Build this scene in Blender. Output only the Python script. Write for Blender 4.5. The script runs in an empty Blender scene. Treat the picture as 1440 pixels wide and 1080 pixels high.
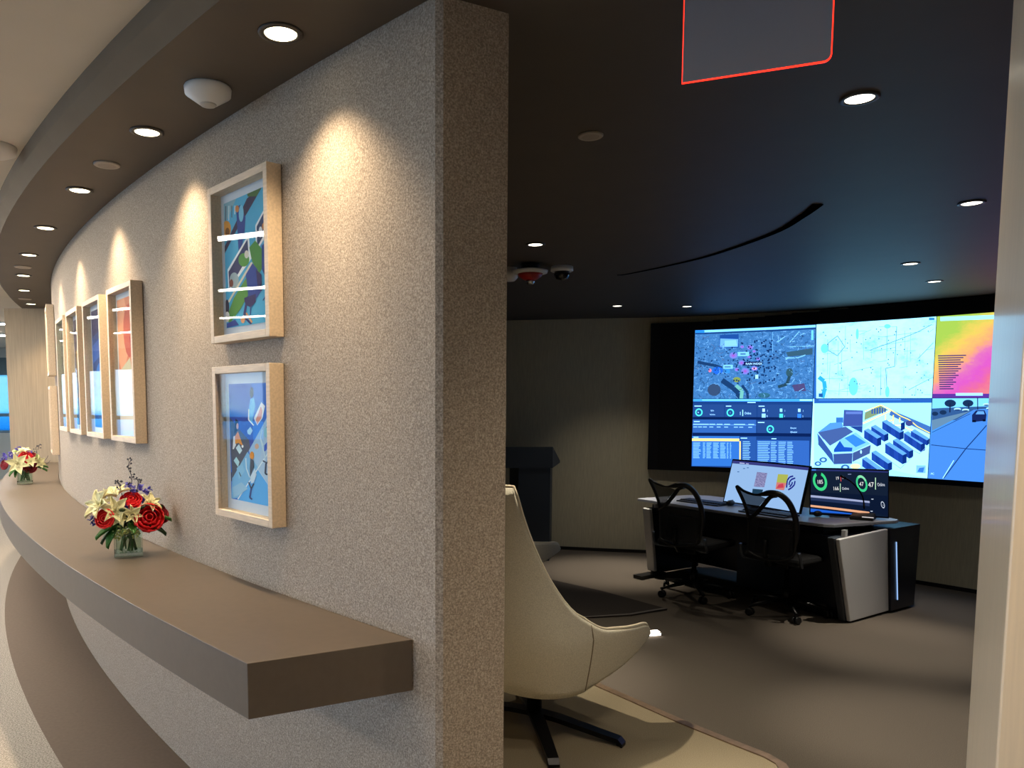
import bpy, bmesh, math, random
import numpy as np
from mathutils import Vector, Matrix
PI = math.pi
D = bpy.data
C = bpy.context.scene.collection
scene = bpy.context.scene
random.seed(7)

# ---------------------------------------------------------------- camera
cam_d = D.cameras.new('camera'); cam = D.objects.new('camera', cam_d); C.objects.link(cam)
cam_d.sensor_width = 36.0; cam_d.sensor_fit = 'HORIZONTAL'
cam_d.lens = 1080 * 36.0 / 1440
cam_d.shift_x = (720 - 617) / 1440.0
cam_d.shift_y = (660 - 540) / 1440.0
cam_d.clip_start = 0.05; cam_d.clip_end = 400
EYE = 1.5
cam.location = (0, 0, EYE)
cam.rotation_euler = (math.radians(90 - 5), 0, 0)
scene.camera = cam

# ---------------------------------------------------------------- world, exposure
def lin(c):
    return tuple((x / 12.92 if x <= .04045 else ((x + .055) / 1.055) ** 2.4) for x in c)
def hexc(h):
    h = h.lstrip('#'); return lin(tuple(int(h[i:i + 2], 16) / 255 for i in (0, 2, 4)))
SKY = 7.5
w = D.worlds.new('sky'); scene.world = w; w.use_nodes = True
nt = w.node_tree; nt.nodes.clear()
wo = nt.nodes.new('ShaderNodeOutputWorld'); bg = nt.nodes.new('ShaderNodeBackground')
tc = nt.nodes.new('ShaderNodeTexCoord'); sx = nt.nodes.new('ShaderNodeSeparateXYZ')
mr = nt.nodes.new('ShaderNodeMapRange'); mr.inputs[1].default_value = -.2; mr.inputs[2].default_value = .3
cr = nt.nodes.new('ShaderNodeValToRGB')
st = [(0.0, '#56707e'), (.22, '#4f7890'), (.36, '#2f86c4'), (.385, '#4fa0d8'), (.40, '#bfe2f2'), (.47, '#d0e0f4'), (.62, '#b2cef0'), (1.0, '#88b2ea')]
el = cr.color_ramp.elements
el[0].position = 0; el[0].color = (*hexc(st[0][1]), 1); el[1].position = 1; el[1].color = (*hexc(st[-1][1]), 1)
for p, c in st[1:-1]:
    e = el.new(p); e.color = (*hexc(c), 1)
nz = nt.nodes.new('ShaderNodeTexNoise'); nz.inputs['Scale'].default_value = 22
ad = nt.nodes.new('ShaderNodeMath'); ad.operation = 'MULTIPLY_ADD'; ad.inputs[1].default_value = .02
nt.links.new(tc.outputs['Generated'], sx.inputs[0]); nt.links.new(tc.outputs['Generated'], nz.inputs['Vector'])
nt.links.new(nz.outputs[0], ad.inputs[0]); nt.links.new(sx.outputs[2], ad.inputs[2])
nt.links.new(ad.outputs[0], mr.inputs[0]); nt.links.new(mr.outputs[0], cr.inputs[0])
nt.links.new(cr.outputs[0], bg.inputs[0]); bg.inputs[1].default_value = SKY
nt.links.new(bg.outputs[0], wo.inputs[0])
vs = scene.view_settings
vs.view_transform = 'Standard'; vs.look = 'None'; vs.exposure = 0.0; vs.gamma = 1.0; vs.use_curve_mapping = False
cy = scene.cycles
cy.use_denoising = True; cy.max_bounces = 10; cy.diffuse_bounces = 5; cy.glossy_bounces = 5; cy.transparent_max_bounces = 16; cy.transmission_bounces = 8
cy.sample_clamp_indirect = 3.0; cy.caustics_reflective = False; cy.caustics_refractive = False

LW = dict(hall=85.0, ctl=210.0)          # lamp powers
def portal(loc, rot, sx_, sy_):
    l = D.lights.new('window_portal', 'AREA'); l.shape = 'RECTANGLE'; l.size = sx_; l.size_y = sy_
    l.cycles.is_portal = True
    o = D.objects.new('window_portal', l); C.objects.link(o); o.location = loc; o.rotation_euler = rot
portal((-9.12, 9.6, 1.64), (0, -PI / 2, 0), 1.6, 11.4)
portal((-7.1, -.05, 1.35), (PI / 2, 0, math.atan2(-8, 4) + PI), 9.0, 2.1)
portal((-6.2, 15.12, 1.64), (-PI / 2, 0, 0), 5.8, 1.6)

# ---------------------------------------------------------------- materials
MATS = {}
def new_mat(name):
    m = D.materials.new(name); m.use_nodes = True; MATS[name] = m
    return m, m.node_tree, m.node_tree.nodes['Principled BSDF']
def mat(name, col, rough=.6, metal=0, spec=.5, noise=None, bump=None, coat=0, emit=None, estr=0, alpha=1, sheen=0):
    """noise=(scale, amount, stretch xyz)  bump=(scale, strength)"""
    if name in MATS: return MATS[name]
    m, t, b = new_mat(name)
    col = hexc(col) if isinstance(col, str) else col
    b.inputs['Base Color'].default_value = (*col, 1); b.inputs['Roughness'].default_value = rough
    b.inputs['Metallic'].default_value = metal; b.inputs['Specular IOR Level'].default_value = spec
    b.inputs['Coat Weight'].default_value = coat; b.inputs['Coat Roughness'].default_value = .08
    b.inputs['Alpha'].default_value = alpha; b.inputs['Sheen Weight'].default_value = sheen
    if emit:
        b.inputs['Emission Color'].default_value = (*(hexc(emit) if isinstance(emit, str) else emit), 1); b.inputs['Emission Strength'].default_value = estr
    tcn = t.nodes.new('ShaderNodeTexCoord')
    if noise:
        sc_, amt, strch = noise
        mp = t.nodes.new('ShaderNodeMapping'); mp.inputs['Scale'].default_value = strch
        n = t.nodes.new('ShaderNodeTexNoise'); n.inputs['Scale'].default_value = sc_; n.inputs['Detail'].default_value = 3
        r = t.nodes.new('ShaderNodeValToRGB')
        r.color_ramp.elements[0].position = .32; r.color_ramp.elements[1].position = .68
        r.color_ramp.elements[0].color = (*[max(0, x * (1 - amt)) for x in col], 1)
        r.color_ramp.elements[1].color = (*[min(1, x * (1 + amt)) for x in col], 1)
        t.links.new(tcn.outputs['Object'], mp.inputs[0]); t.links.new(mp.outputs[0], n.inputs['Vector'])
        t.links.new(n.outputs[0], r.inputs[0]); t.links.new(r.outputs[0], b.inputs['Base Color'])
    if bump:
        n2 = t.nodes.new('ShaderNodeTexNoise'); n2.inputs['Scale'].default_value = bump[0]; n2.inputs['Detail'].default_value = 2
        bp = t.nodes.new('ShaderNodeBump'); bp.inputs['Strength'].default_value = bump[1]; bp.inputs['Distance'].default_value = .004
        t.links.new(tcn.outputs['Object'], n2.inputs['Vector']); t.links.new(n2.outputs[0], bp.inputs['Height'])
        t.links.new(bp.outputs[0], b.inputs['Normal'])
    return m
def emis(col, s=1.0):
    k = 'screen_%s_%.2f' % (col, s)
    if k in MATS: return MATS[k]
    m = D.materials.new(k); m.use_nodes = True; MATS[k] = m
    t = m.node_tree; t.nodes.clear()
    o = t.nodes.new('ShaderNodeOutputMaterial'); e = t.nodes.new('ShaderNodeEmission')
    e.inputs[0].default_value = (*hexc(col), 1); e.inputs[1].default_value = s
    t.links.new(e.outputs[0], o.inputs[0]); return m
def paint(col):
    return mat('print_' + col.lstrip('#'), col, .7, spec=.2)
def glass_pane(name='picture_glass', tint=(1, 1, 1), refl=1.0):
    if name in MATS: return MATS[name]
    m = D.materials.new(name); m.use_nodes = True; MATS[name] = m
    t = m.node_tree; t.nodes.clear()
    o = t.nodes.new('ShaderNodeOutputMaterial'); mx = t.nodes.new('ShaderNodeMixShader')
    f = t.nodes.new('ShaderNodeFresnel'); f.inputs[0].default_value = 1.5
    g = t.nodes.new('ShaderNodeBsdfGlossy'); g.inputs['Roughness'].default_value = .015
    tr = t.nodes.new('ShaderNodeBsdfTransparent'); tr.inputs[0].default_value = (*tint, 1)
    ml = t.nodes.new('ShaderNodeMath'); ml.operation = 'MULTIPLY'; ml.inputs[1].default_value = refl; ml.use_clamp = True
    ge = t.nodes.new('ShaderNodeNewGeometry'); mi_ = t.nodes.new('ShaderNodeMix'); mi_.inputs['A'].default_value = 1.5; mi_.inputs['B'].default_value = 1 / 1.5
    t.links.new(ge.outputs['Backfacing'], mi_.inputs['Factor']); t.links.new(mi_.outputs[0], f.inputs[0])   # same reflectance on both faces of the pane
    t.links.new(f.outputs[0], ml.inputs[0]); t.links.new(ml.outputs[0], mx.inputs[0])
    t.links.new(tr.outputs[0], mx.inputs[1]); t.links.new(g.outputs[0], mx.inputs[2]); t.links.new(mx.outputs[0], o.inputs[0])
    return m
def felt(name, c0, c1, c2, sc_=260):
    m, t, b = new_mat(name)
    tcn = t.nodes.new('ShaderNodeTexCoord')
    n = t.nodes.new('ShaderNodeTexNoise'); n.inputs['Scale'].default_value = sc_; n.inputs['Detail'].default_value = 4; n.inputs['Roughness'].default_value = .65
    r = t.nodes.new('ShaderNodeValToRGB'); e = r.color_ramp.elements
    e[0].position = .36; e[0].color = (*hexc(c0), 1); e[1].position = .64; e[1].color = (*hexc(c2), 1)
    x = e.new(.5); x.color = (*hexc(c1), 1)
    n2 = t.nodes.new('ShaderNodeTexNoise'); n2.inputs['Scale'].default_value = sc_ * .8; n2.inputs['Detail'].default_value = 3
    bp = t.nodes.new('ShaderNodeBump'); bp.inputs['Strength'].default_value = .3; bp.inputs['Distance'].default_value = .002
    t.links.new(tcn.outputs['Object'], n.inputs['Vector']); t.links.new(tcn.outputs['Object'], n2.inputs['Vector'])
    t.links.new(n.outputs[0], r.inputs[0]); t.links.new(r.outputs[0], b.inputs['Base Color'])
    t.links.new(n2.outputs[0], bp.inputs['Height']); t.links.new(bp.outputs[0], b.inputs['Normal'])
    b.inputs['Roughness'].default_value = .95; b.inputs['Specular IOR Level'].default_value = .1
    return m
FELT = felt('wool_felt', '#847a6f', '#a09487', '#bfb3a5', 210)
M_taupe = mat('taupe_ceiling_paint', '#6e665b', .85, spec=.15, noise=(6, .04, (1, 1, 1)))
M_dark = mat('charcoal_ceiling_paint', '#504942', .55, spec=.25, noise=(6, .04, (1, 1, 1)))
M_white = mat('pale_grey_ceiling_paint', '#d6cfc4', .9, spec=.1, noise=(4, .02, (1, 1, 1)))
M_back = mat('woven_beige_wallcovering', '#bfbaa4', .8, spec=.15, noise=(30, .10, (6, 6, .25)))
M_ctlfl = mat('taupe_carpet', '#625b54', .95, spec=.05, noise=(300, .3, (1, 1, 1)), bump=(300, .4))
M_plat = mat('lit_khaki_carpet', '#857b68', .95, spec=.05, noise=(300, .22, (1, 1, 1)), bump=(300, .3))  # warm lamp light on the platform is put into this carpet colour
M_wedge = mat('dark_carpet', '#3c3836', .95, spec=.05, noise=(300, .2, (1, 1, 1)))
M_wood = mat('pale_oak', '#ead0a8', .45, noise=(14, .10, (10, 10, .35)))
M_jamb = mat('satin_oak_edge', '#e6d2b4', .28, spec=.7, noise=(14, .05, (10, 10, .35)), coat=.25)
M_frame = mat('white_oak_frame', '#d2bda2', .5, noise=(16, .10, (1, 9, 9)))
M_shelf = mat('brown_grey_laminate', '#5c5249', .42, spec=.4, noise=(40, .04, (1, 1, 1)))
M_black = mat('black_plastic', '#0c0d10', .45)
M_blackm = mat('black_metal', '#101114', .35, metal=.6)
M_bezel = mat('black_bezel', '#04050c', .4, spec=.2)
M_silver = mat('silver_panel', '#d2d4d8', .38, metal=.1)
M_chrome = mat('chrome', '#c9ccd0', .12, metal=1)
M_whitep = mat('white_plastic', '#dcdcda', .4)
M_cushion = mat('cream_wool_upholstery', '#c9c4b6', .9, spec=.1, noise=(260, .14, (1, 1, 1)), bump=(260, .3))
M_pipe = mat('pale_piping', '#cfc5b0', .7)
M_desk = mat('grey_laminate_desktop', '#969ba8', .35, spec=.6)
M_navy = mat('navy_black_cabinet', '#0a1020', .3, spec=.6)

# ---------------------------------------------------------------- mesh builder
class MB:
    def __init__(s): s.b = bmesh.new(); s.mi = 0
    def face(s, vs_, smooth=False):
        v = [s.b.verts.new(Vector(p)) for p in vs_]
        try:
            f = s.b.faces.new(v); f.material_index = s.mi; f.smooth = smooth; return f
        except ValueError: return None
    def mark(s): return len(s.b.verts)
    def box(s, c, d, M=None, bev=0):
        b2 = bmesh.new(); bmesh.ops.create_cube(b2, size=1)
        bmesh.ops.scale(b2, vec=d, verts=b2.verts)
        if bev: bmesh.ops.bevel(b2, geom=b2.edges[:], offset=bev, segments=2, affect='EDGES', profile=.5)
        bmesh.ops.translate(b2, vec=c, verts=b2.verts)
        s.merge(b2, M); return s
    def merge(s, b2, M=None, smooth=None):
        if M is not None: bmesh.ops.transform(b2, matrix=M, verts=b2.verts)
        mp = {v: s.b.verts.new(v.co) for v in b2.verts}
        for f in b2.faces:
            try:
                g = s.b.faces.new([mp[v] for v in f.verts]); g.material_index = s.mi
                g.smooth = f.smooth if smooth is None else smooth
            except ValueError: pass
        b2.free()
    def prism(s, poly, z0, z1, M=None, bev=0):
        b2 = bmesh.new()
        lo = [b2.verts.new((p[0], p[1], z0)) for p in poly]; hi = [b2.verts.new((p[0], p[1], z1)) for p in poly]
        n = len(poly)
        b2.faces.new(lo[::-1]); b2.faces.new(hi)
        for i in range(n): b2.faces.new((lo[i], lo[(i + 1) % n], hi[(i + 1) % n], hi[i]))
        bmesh.ops.recalc_face_normals(b2, faces=b2.faces)
        if bev: bmesh.ops.bevel(b2, geom=b2.edges[:], offset=bev, segments=2, affect='EDGES', profile=.5)
        bmesh.ops.triangulate(b2, faces=[f for f in b2.faces if len(f.verts) > 4])
        s.merge(b2, M); return s
    def lathe(s, prof, n=24, M=None, cap=True):
        b2 = bmesh.new(); rings = []
        for r, z in prof:
            rings.append([b2.verts.new((r * math.cos(2 * PI * i / n), r * math.sin(2 * PI * i / n), z)) for i in range(n)])
        for a, bq in zip(rings, rings[1:]):
            for i in range(n):
                f = b2.faces.new((a[i], a[(i + 1) % n], bq[(i + 1) % n], bq[i])); f.smooth = True
        if cap:
            if prof[0][0] > 1e-5: b2.faces.new(rings[0][::-1])
            if prof[-1][0] > 1e-5: b2.faces.new(rings[-1])
        bmesh.ops.remove_doubles(b2, verts=b2.verts, dist=1e-6)
        bmesh.ops.recalc_face_normals(b2, faces=b2.faces)
        s.merge(b2, M); return s
    def tube(s, pts, r, n=8, closed=False, flat=1.0, M=None):
        pts = [Vector(p) for p in pts]; b2 = bmesh.new(); rings = []; N = len(pts); up = None
        for i, p in enumerate(pts):
            if closed: tg = pts[(i + 1) % N] - pts[i - 1]
            else: tg = pts[min(i + 1, N - 1)] - pts[max(i - 1, 0)]
            tg.normalize()
            if up is None: up = Vector((0, 0, 1)) if abs(tg.z) < .9 else Vector((1, 0, 0))
            x = tg.cross(up)
            if x.length < 1e-4: x = tg.orthogonal()
            x.normalize(); y = x.cross(tg).normalized(); up = y
            rr = r[i] if isinstance(r, (list, tuple)) else r
            rings.append([b2.verts.new(p + (x * math.cos(2 * PI * k / n) + y * flat * math.sin(2 * PI * k / n)) * rr) for k in range(n)])
        for i in range(N if closed else N - 1):
            a, c = rings[i], rings[(i + 1) % N]
            for k in range(n):
                f = b2.faces.new((a[k], a[(k + 1) % n], c[(k + 1) % n], c[k])); f.smooth = True
        if not closed: b2.faces.new(rings[0][::-1]); b2.faces.new(rings[-1])
        bmesh.ops.recalc_face_normals(b2, faces=b2.faces)
        s.merge(b2, M); return s
    def ball(s, c, r, M=None, sub=2, sc=(1, 1, 1)):
        b2 = bmesh.new(); bmesh.ops.create_icosphere(b2, subdivisions=sub, radius=r)
        bmesh.ops.scale(b2, vec=sc, verts=b2.verts); bmesh.ops.translate(b2, vec=c, verts=b2.verts)
        s.merge(b2, M, True); return s
    def grid(s, fn, nu, nv, smooth=True, closed_u=False):
        b2 = bmesh.new()
        V = [[b2.verts.new(fn(i / nu, j / nv)) for j in range(nv + 1)] for i in range(nu if closed_u else nu + 1)]
        m = len(V)
        for i in range(nu):
            for j in range(nv):
                f = b2.faces.new((V[i][j], V[(i + 1) % m][j], V[(i + 1) % m][j + 1], V[i][j + 1])); f.smooth = smooth
        s.merge(b2); return s
    def build(s, name, m, parent=None, loc=None, rot=None, solid=0, sub=0, bevel=0):
        me = D.meshes.new(name); s.b.to_mesh(me); s.b.free()
        for x in (m if isinstance(m, (list, tuple)) else [m]): me.materials.append(x)
        o = D.objects.new(name, me); C.objects.link(o)
        if parent: o.parent = parent
        if loc is not None: o.location = loc
        if rot is not None: o.rotation_euler = rot
        if solid:
            q = o.modifiers.new('thick', 'SOLIDIFY'); q.thickness = solid; q.offset = 0
        if bevel:
            q = o.modifiers.new('bevel', 'BEVEL'); q.width = bevel; q.segments = 2; q.limit_method = 'ANGLE'
        if sub:
            q = o.modifiers.new('sub', 'SUBSURF'); q.levels = sub; q.render_levels = sub
        return o
def empty(name, loc, rz=0):
    o = D.objects.new(name, None); C.objects.link(o); o.location = loc; o.rotation_euler = (0, 0, rz); o.empty_display_size = .1
    return o
def tag(o, label, cat=None, group=None):
    o['label'] = label
    if cat: o['category'] = cat
    if group: o['group'] = group
    return o
def struct(o): o['kind'] = 'structure'; return o
def copy_tree(o, parent=None):
    c = o.copy(); C.objects.link(c); c.parent = parent
    for ch in [x for x in D.objects if x.parent == o]: copy_tree(ch, c)
    return c

# ---------------------------------------------------------------- plan geometry: one big arc carries the corridor wall
CX, CY, R = 13.1588, 14.5281, 18.248
TH0 = math.atan2(1.886 - CY, -CX)
def arc(s, off, z=0):
    th = TH0 - s / R
    return Vector((CX + (R + off) * math.cos(th), CY + (R + off) * math.sin(th), z))
def arc_rot(s):
    th = TH0 - s / R
    return math.atan2(math.cos(th), -math.sin(th))
def s_off(x, y):
    return (TH0 - math.atan2(y - CY, x - CX)) * R, math.hypot(x - CX, y - CY) - R
ZC = 2.45      # soffit height
ZU = 2.55      # upper ceiling
ZF = -.16      # control-room floor

# ---------------------------------------------------------------- FLOORS
m, t, b = new_mat('corridor_carpet_with_vinyl_border')
tcn = t.nodes.new('ShaderNodeNewGeometry')
vd = t.nodes.new('ShaderNodeVectorMath'); vd.operation = 'DISTANCE'
sxy = t.nodes.new('ShaderNodeSeparateXYZ'); cxy = t.nodes.new('ShaderNodeCombineXYZ')
t.links.new(tcn.outputs['Position'], sxy.inputs[0]); t.links.new(sxy.outputs[0], cxy.inputs[0]); t.links.new(sxy.outputs[1], cxy.inputs[1])
t.links.new(cxy.outputs[0], vd.inputs[0]); vd.inputs[1].default_value = (CX, CY, 0)
gt = t.nodes.new('ShaderNodeMath'); gt.operation = 'GREATER_THAN'; gt.inputs[1].default_value = R + .41
t.links.new(vd.outputs['Value'], gt.inputs[0])
n = t.nodes.new('ShaderNodeTexNoise'); n.inputs['Scale'].default_value = 160; n.inputs['Detail'].default_value = 4
r = t.nodes.new('ShaderNodeValToRGB'); r.color_ramp.elements[0].position = .36; r.color_ramp.elements[1].position = .64
r.color_ramp.elements[0].color = (*hexc('#78726b'), 1); r.color_ramp.elements[1].color = (*hexc('#b8b2a9'), 1)
n2 = t.nodes.new('ShaderNodeTexNoise'); n2.inputs['Scale'].default_value = 60
r2 = t.nodes.new('ShaderNodeValToRGB'); r2.color_ramp.elements[0].color = (*hexc('#665a51'), 1); r2.color_ramp.elements[1].color = (*hexc('#73675d'), 1)
mx = t.nodes.new('ShaderNodeMix'); mx.data_type = 'RGBA'
t.links.new(tcn.outputs['Position'], n.inputs['Vector']); t.links.new(tcn.outputs['Position'], n2.inputs['Vector'])
t.links.new(n.outputs[0], r.inputs[0]); t.links.new(n2.outputs[0], r2.inputs[0])
t.links.new(gt.outputs[0], mx.inputs['Factor']); t.links.new(r2.outputs[0], mx.inputs['A']); t.links.new(r.outputs[0], mx.inputs['B'])
t.links.new(mx.outputs['Result'], b.inputs['Base Color']); b.inputs['Roughness'].default_value = .8; b.inputs['Specular IOR Level'].default_value = .15
M_hallfl = m

q = MB()
q.grid(lambda u, v: arc(-6 + 21 * u, 12 * v ** 1.5, 0), 60, 10, smooth=False)
floor_hall = struct(q.build('floor', M_hallfl))
TRIM = [(.20, 5.05), (.52, 4.52), (.832, 4.007), (1.0, 3.74), (1.149, 3.5), (1.29, 3.30), (1.401, 3.15), (1.43, 3.07), (1.36, 2.6), (1.22, 1.9), (1.16, 1.35)]
plat = [tuple(arc(s, 0)[:2]) for s in np.linspace(2.6, -5, 24)] + [(3.6, -1.5), (1.6, .9)] + TRIM[::-1]
q = MB(); q.prism(plat, ZF - .04, 0)
struct(q.build('floor', M_plat))
q = MB(); q.face([(-6, 1, ZF), (7, -1, ZF), (7, 11, ZF), (-6, 11, ZF)])
fl = struct(q.build('floor', M_ctlfl))
# wooden nosing on the platform edge
def offset_line(L, d):
    L = [Vector((p[0], p[1], 0)) for p in L]; out = []
    for i, p in enumerate(L):
        tg = (L[min(i + 1, len(L) - 1)] - L[max(i - 1, 0)]).normalized()
        out.append(p + Vector((-tg.y, tg.x, 0)) * d)
    return out
q = MB(); a = offset_line(TRIM, .012); b_ = offset_line(TRIM, -.03)
q.prism([tuple(p[:2]) for p in a] + [tuple(p[:2]) for p in b_[::-1]], ZF + .001, .006)
struct(q.build('trim_1', mat('walnut_nosing', '#6f5c4b', .5, noise=(30, .2, (1, 1, 1)))))

# ---------------------------------------------------------------- CORRIDOR WALL (felt)
q = MB(); NS = 80; SE = 12.0
outer = [arc(s, 0) for s in np.linspace(.012, SE, NS)]
e0 = Vector((0, 1.886, 0)); e1 = Vector((.177, 1.978, 0)); ed = (e1 - e0).normalized()
inner = [arc(s, -.2) for s in np.linspace(0.0, SE, NS)]
pts = outer[::-1] + [e0 + ed * .012] + [e1 - ed * .006, e1 + Vector((-.004, .006, 0))] + inner
for z0, z1 in ((0, ZC),):
    n = len(pts)
    for i in range(n - 1):
        a, c = pts[i], pts[i + 1]
        q.face([(a.x, a.y, z0 - .16), (c.x, c.y, z0 - .16), (c.x, c.y, z1), (a.x, a.y, z1)])
struct(q.build('wall_corridor', FELT))

# ---------------------------------------------------------------- CEILINGS
def ceil_z(p):
    s_, off = s_off(p.x, p.y)
    return ZC - .0085 * max(0, -off - .6)
def cz(x, y): return ceil_z(Vector((x, y, 0)))
q = MB()
def cf(u, v):
    p = arc(-8 + 26 * u, .36 - 12.5 * v, 0); p.z = ceil_z(p); return p
q.grid(cf, 110, 30, smooth=False)
struct(q.build('ceiling', M_dark))
# fascia between soffit and upper ceiling, with a small lip
q = MB()
prof = [(.36, ZC), (.362, ZC + .004), (.395, ZC + .05), (.40, ZU)]
q.grid(lambda u, v: arc(-8 + 26 * u, *prof[round(v * 3)]), 110, 3, smooth=False)
struct(q.build('trim_2', M_taupe))
q = MB(); q.grid(lambda u, v: arc(-8 + 26 * u, .40 + 12 * v, ZU), 110, 8, smooth=False)
struct(q.build('ceiling', M_white))
# flat crescent on the control-room ceiling, painted black for a recess's shaded depth
cres = [(1.30, 5.70), (1.367, 5.655), (1.575, 5.30), (1.735, 4.93), (1.856, 4.33), (1.843, 3.95), (1.816, 3.72)]
def cat(P, n=6):
    P = [Vector((*p, 0)) if len(p) == 2 else Vector(p) for p in P]; out = []
    for i in range(len(P) - 1):
        p0 = P[max(i - 1, 0)]; p1 = P[i]; p2 = P[i + 1]; p3 = P[min(i + 2, len(P) - 1)]
        for k in range(n):
            u = k / n
            out.append(.5 * ((2 * p1) + (p2 - p0) * u + (2 * p0 - 5 * p1 + 4 * p2 - p3) * u * u + (3 * p1 - p0 - 3 * p2 + p3) * u ** 3))
    out.append(P[-1]); return out
cl = cat(cres); q = MB(); nn = len(cl)
def wd(i): return .004 + .048 * (i / nn) ** 1.2
for i in range(nn - 1):
    a, c = cl[i], cl[i + 1]
    tg = (c - a).normalized(); nr = Vector((-tg.y, tg.x, 0))
    za, zc_ = ceil_z(a) - .004, ceil_z(c) - .004
    a2 = a - nr * wd(i); c2 = c - nr * wd(i + 1)
    q.face([(a.x, a.y, za), (c.x, c.y, zc_), (c2.x, c2.y, zc_), (a2.x, a2.y, za)])
struct(q.build('trim_3', mat('recess_shade_black', '#020204', .95, spec=0), solid=.004))

# ---------------------------------------------------------------- CONTROL ROOM WALLS
CW = [(-3.6, 9.8), (-1.5, 9.25), (-.5, 9.1), (.2, 8.95), (.85, 8.76), (1.4, 8.61), (1.9, 8.48), (2.39, 8.36), (2.9, 8.14), (3.4, 7.85), (3.9, 7.46), (4.3, 7.07), (4.7, 6.58), (5.05, 6.05), (5.3, 5.5), (5.45, 4.4), (5.2, 3.0), (4.4, 1.6), (3.0, .75), (1.75, .55)]
q = MB(); L = cat(CW, 4)
for i in range(len(L) - 1):
    a, c = L[i], L[i + 1]; q.face([(a.x, a.y, ZF), (c.x, c.y, ZF), (c.x, c.y, 2.5), (a.x, a.y, 2.5)])
struct(q.build('wall_back', M_back, solid=.04))
q = MB(); Lb = offset_line([tuple(p[:2]) for p in L], -.03)
for i in range(len(L) - 1):
    a, c = Lb[i], Lb[i + 1]; q.face([(a.x, a.y, ZF), (c.x, c.y, ZF), (c.x, c.y, ZF + .035), (a.x, a.y, ZF + .035)])
struct(q.build('baseboard_back', M_black, solid=.01))

# oak door reveal at the right
Fp, Np = (.927, 1.30), (.742, .985)
q = MB(); q.prism([Fp, Np, (.775, .965), (.96, 1.29)], 0, 2.449)
struct(q.build('trim_4', M_jamb, bevel=.003))
q = MB(); q.prism([(.775, .962), (1.40, .58), (1.62, .80), (.965, 1.285)], 0, 2.449)
struct(q.build('wall_right', M_wood))
q = MB(); q.box((1.5, -1.7, 1.27), (.1, 4.8, 2.56)); struct(q.build('wall_east', M_wood))

# ---------------------------------------------------------------- FAR OAK PANEL WALL AND OUTER WALLS
q = MB(); q.prism([(-4.42, 7.92), (-3.3, 7.92), (-3.3, 8.12), (-4.42, 8.12)], 0, ZC - .001)
struct(q.build('wall_end', mat('beige_wood_veneer', '#a08f76', .5, noise=(12, .12, (10, 10, .3)))))
M_wallw = mat('pale_wall_paint', '#a9b4ba', .8)
WT, WB = 2.36, .90
q = MB(); q.box((-9.1, 9.6, WB / 2), (.2, 11.2, WB)); q.box((-9.1, 9.6, (WT + ZU) / 2 + .02), (.2, 11.2, ZU - WT + .04)); struct(q.build('wall_west', M_wallw))
q = MB(); q.box((-6.2, 15.1, WB / 2), (5.8, .2, WB)); q.box((-6.2, 15.1, (WT + ZU) / 2 + .02), (5.8, .2, ZU - WT + .04)); struct(q.build('wall_north', M_wallw))
q = MB(); q.box((-1.7, -4.1, 1.3), (6.7, .2, 2.6)); struct(q.build('wall_south', M_white))
q = MB(); q.box((-3.4, 11.6, 1.3), (.2, 7.0, 2.6)); struct(q.build('wall_inner', M_white))
M_mull = mat('blue_grey_mullion', '#56707f', .5, metal=.3)
M_blind = mat('blue_grey_blind', '#56707f', .9)
WG = glass_pane('window_glass', (.93, .97, 1))
WGN = glass_pane('dimmed_window_glass', (.20, .36, .46))  # tint added to hold down the overbright sky behind the far panes
wn = 0
def bay(c0, c1, axis, pos):
    global wn
    wn += 1
    e = MB(); hb = MB()
    def bx_(mb, a0, a1, z0, z1, dth, off=0):
        if axis == 'y': mb.box((pos + off, (a0 + a1) / 2, (z0 + z1) / 2), (dth, a1 - a0, z1 - z0))
        else: mb.box(((a0 + a1) / 2, pos + off, (z0 + z1) / 2), (a1 - a0, dth, z1 - z0))
    for a0, a1, z0, z1 in ((c0, c0 + .05, WB, WT), (c1 - .05, c1, WB, WT), (c0 + .05, c1 - .05, WT - .05, WT), (c0 + .05, c1 - .05, WB, WB + .05), (c0 + .05, c1 - .05, 1.22, 1.28)):
        bx_(e, a0, a1, z0, z1, .08)
    o = struct(e.build('window_%d' % wn, M_mull))
    g = MB(); bx_(g, c0 + .05, c1 - .05, WB + .05, WT - .05, .01, 0 ); g.build('pane', WG if axis == 'y' else WGN, o)
    h = MB(); bx_(h, c0 + .06, c1 - .06, 2.02, WT - .05, .006, .05 if axis == 'y' else -.05); h.build('blind', M_blind, o)
for i in range(4, 11): bay(-2.4 + 1.6 * i, -.8 + 1.6 * i, 'y', -9.06)
# slanted glazed stretch to the left of and behind the viewer
SLo, SLr, SLn = Vector((-9.0, 4.0, 0)), math.atan2(-8, 4), math.hypot(4, 8)
q = MB(); q.box((SLn / 2, -.05, .14), (SLn, .12, .28)); q.box((SLn / 2, -.05, (WT + ZU) / 2 + .02), (SLn, .12, ZU - WT + .04)); struct(q.build('wall_southwest', M_wallw, loc=SLo, rot=(0, 0, SLr)))
for i in range(5):
    a0 = SLn / 5 * i; a1 = a0 + SLn / 5; wn += 1; q = MB()
    q.box((a0 + .03, 0, 1.32), (.06, .08, WT - .28)); q.box((a1 - .03, 0, 1.32), (.06, .08, WT - .28)); q.box(((a0 + a1) / 2, 0, .31), (a1 - a0 - .12, .08, .06)); q.box(((a0 + a1) / 2, 0, WT - .03), (a1 - a0 - .12, .08, .06))
    o = struct(q.build('window_%d' % wn, M_mull, loc=SLo, rot=(0, 0, SLr)))
    q = MB(); q.box(((a0 + a1) / 2, 0, 1.32), (a1 - a0 - .12, .01, WT - .40)); q.build('pane', WG, o)
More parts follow.
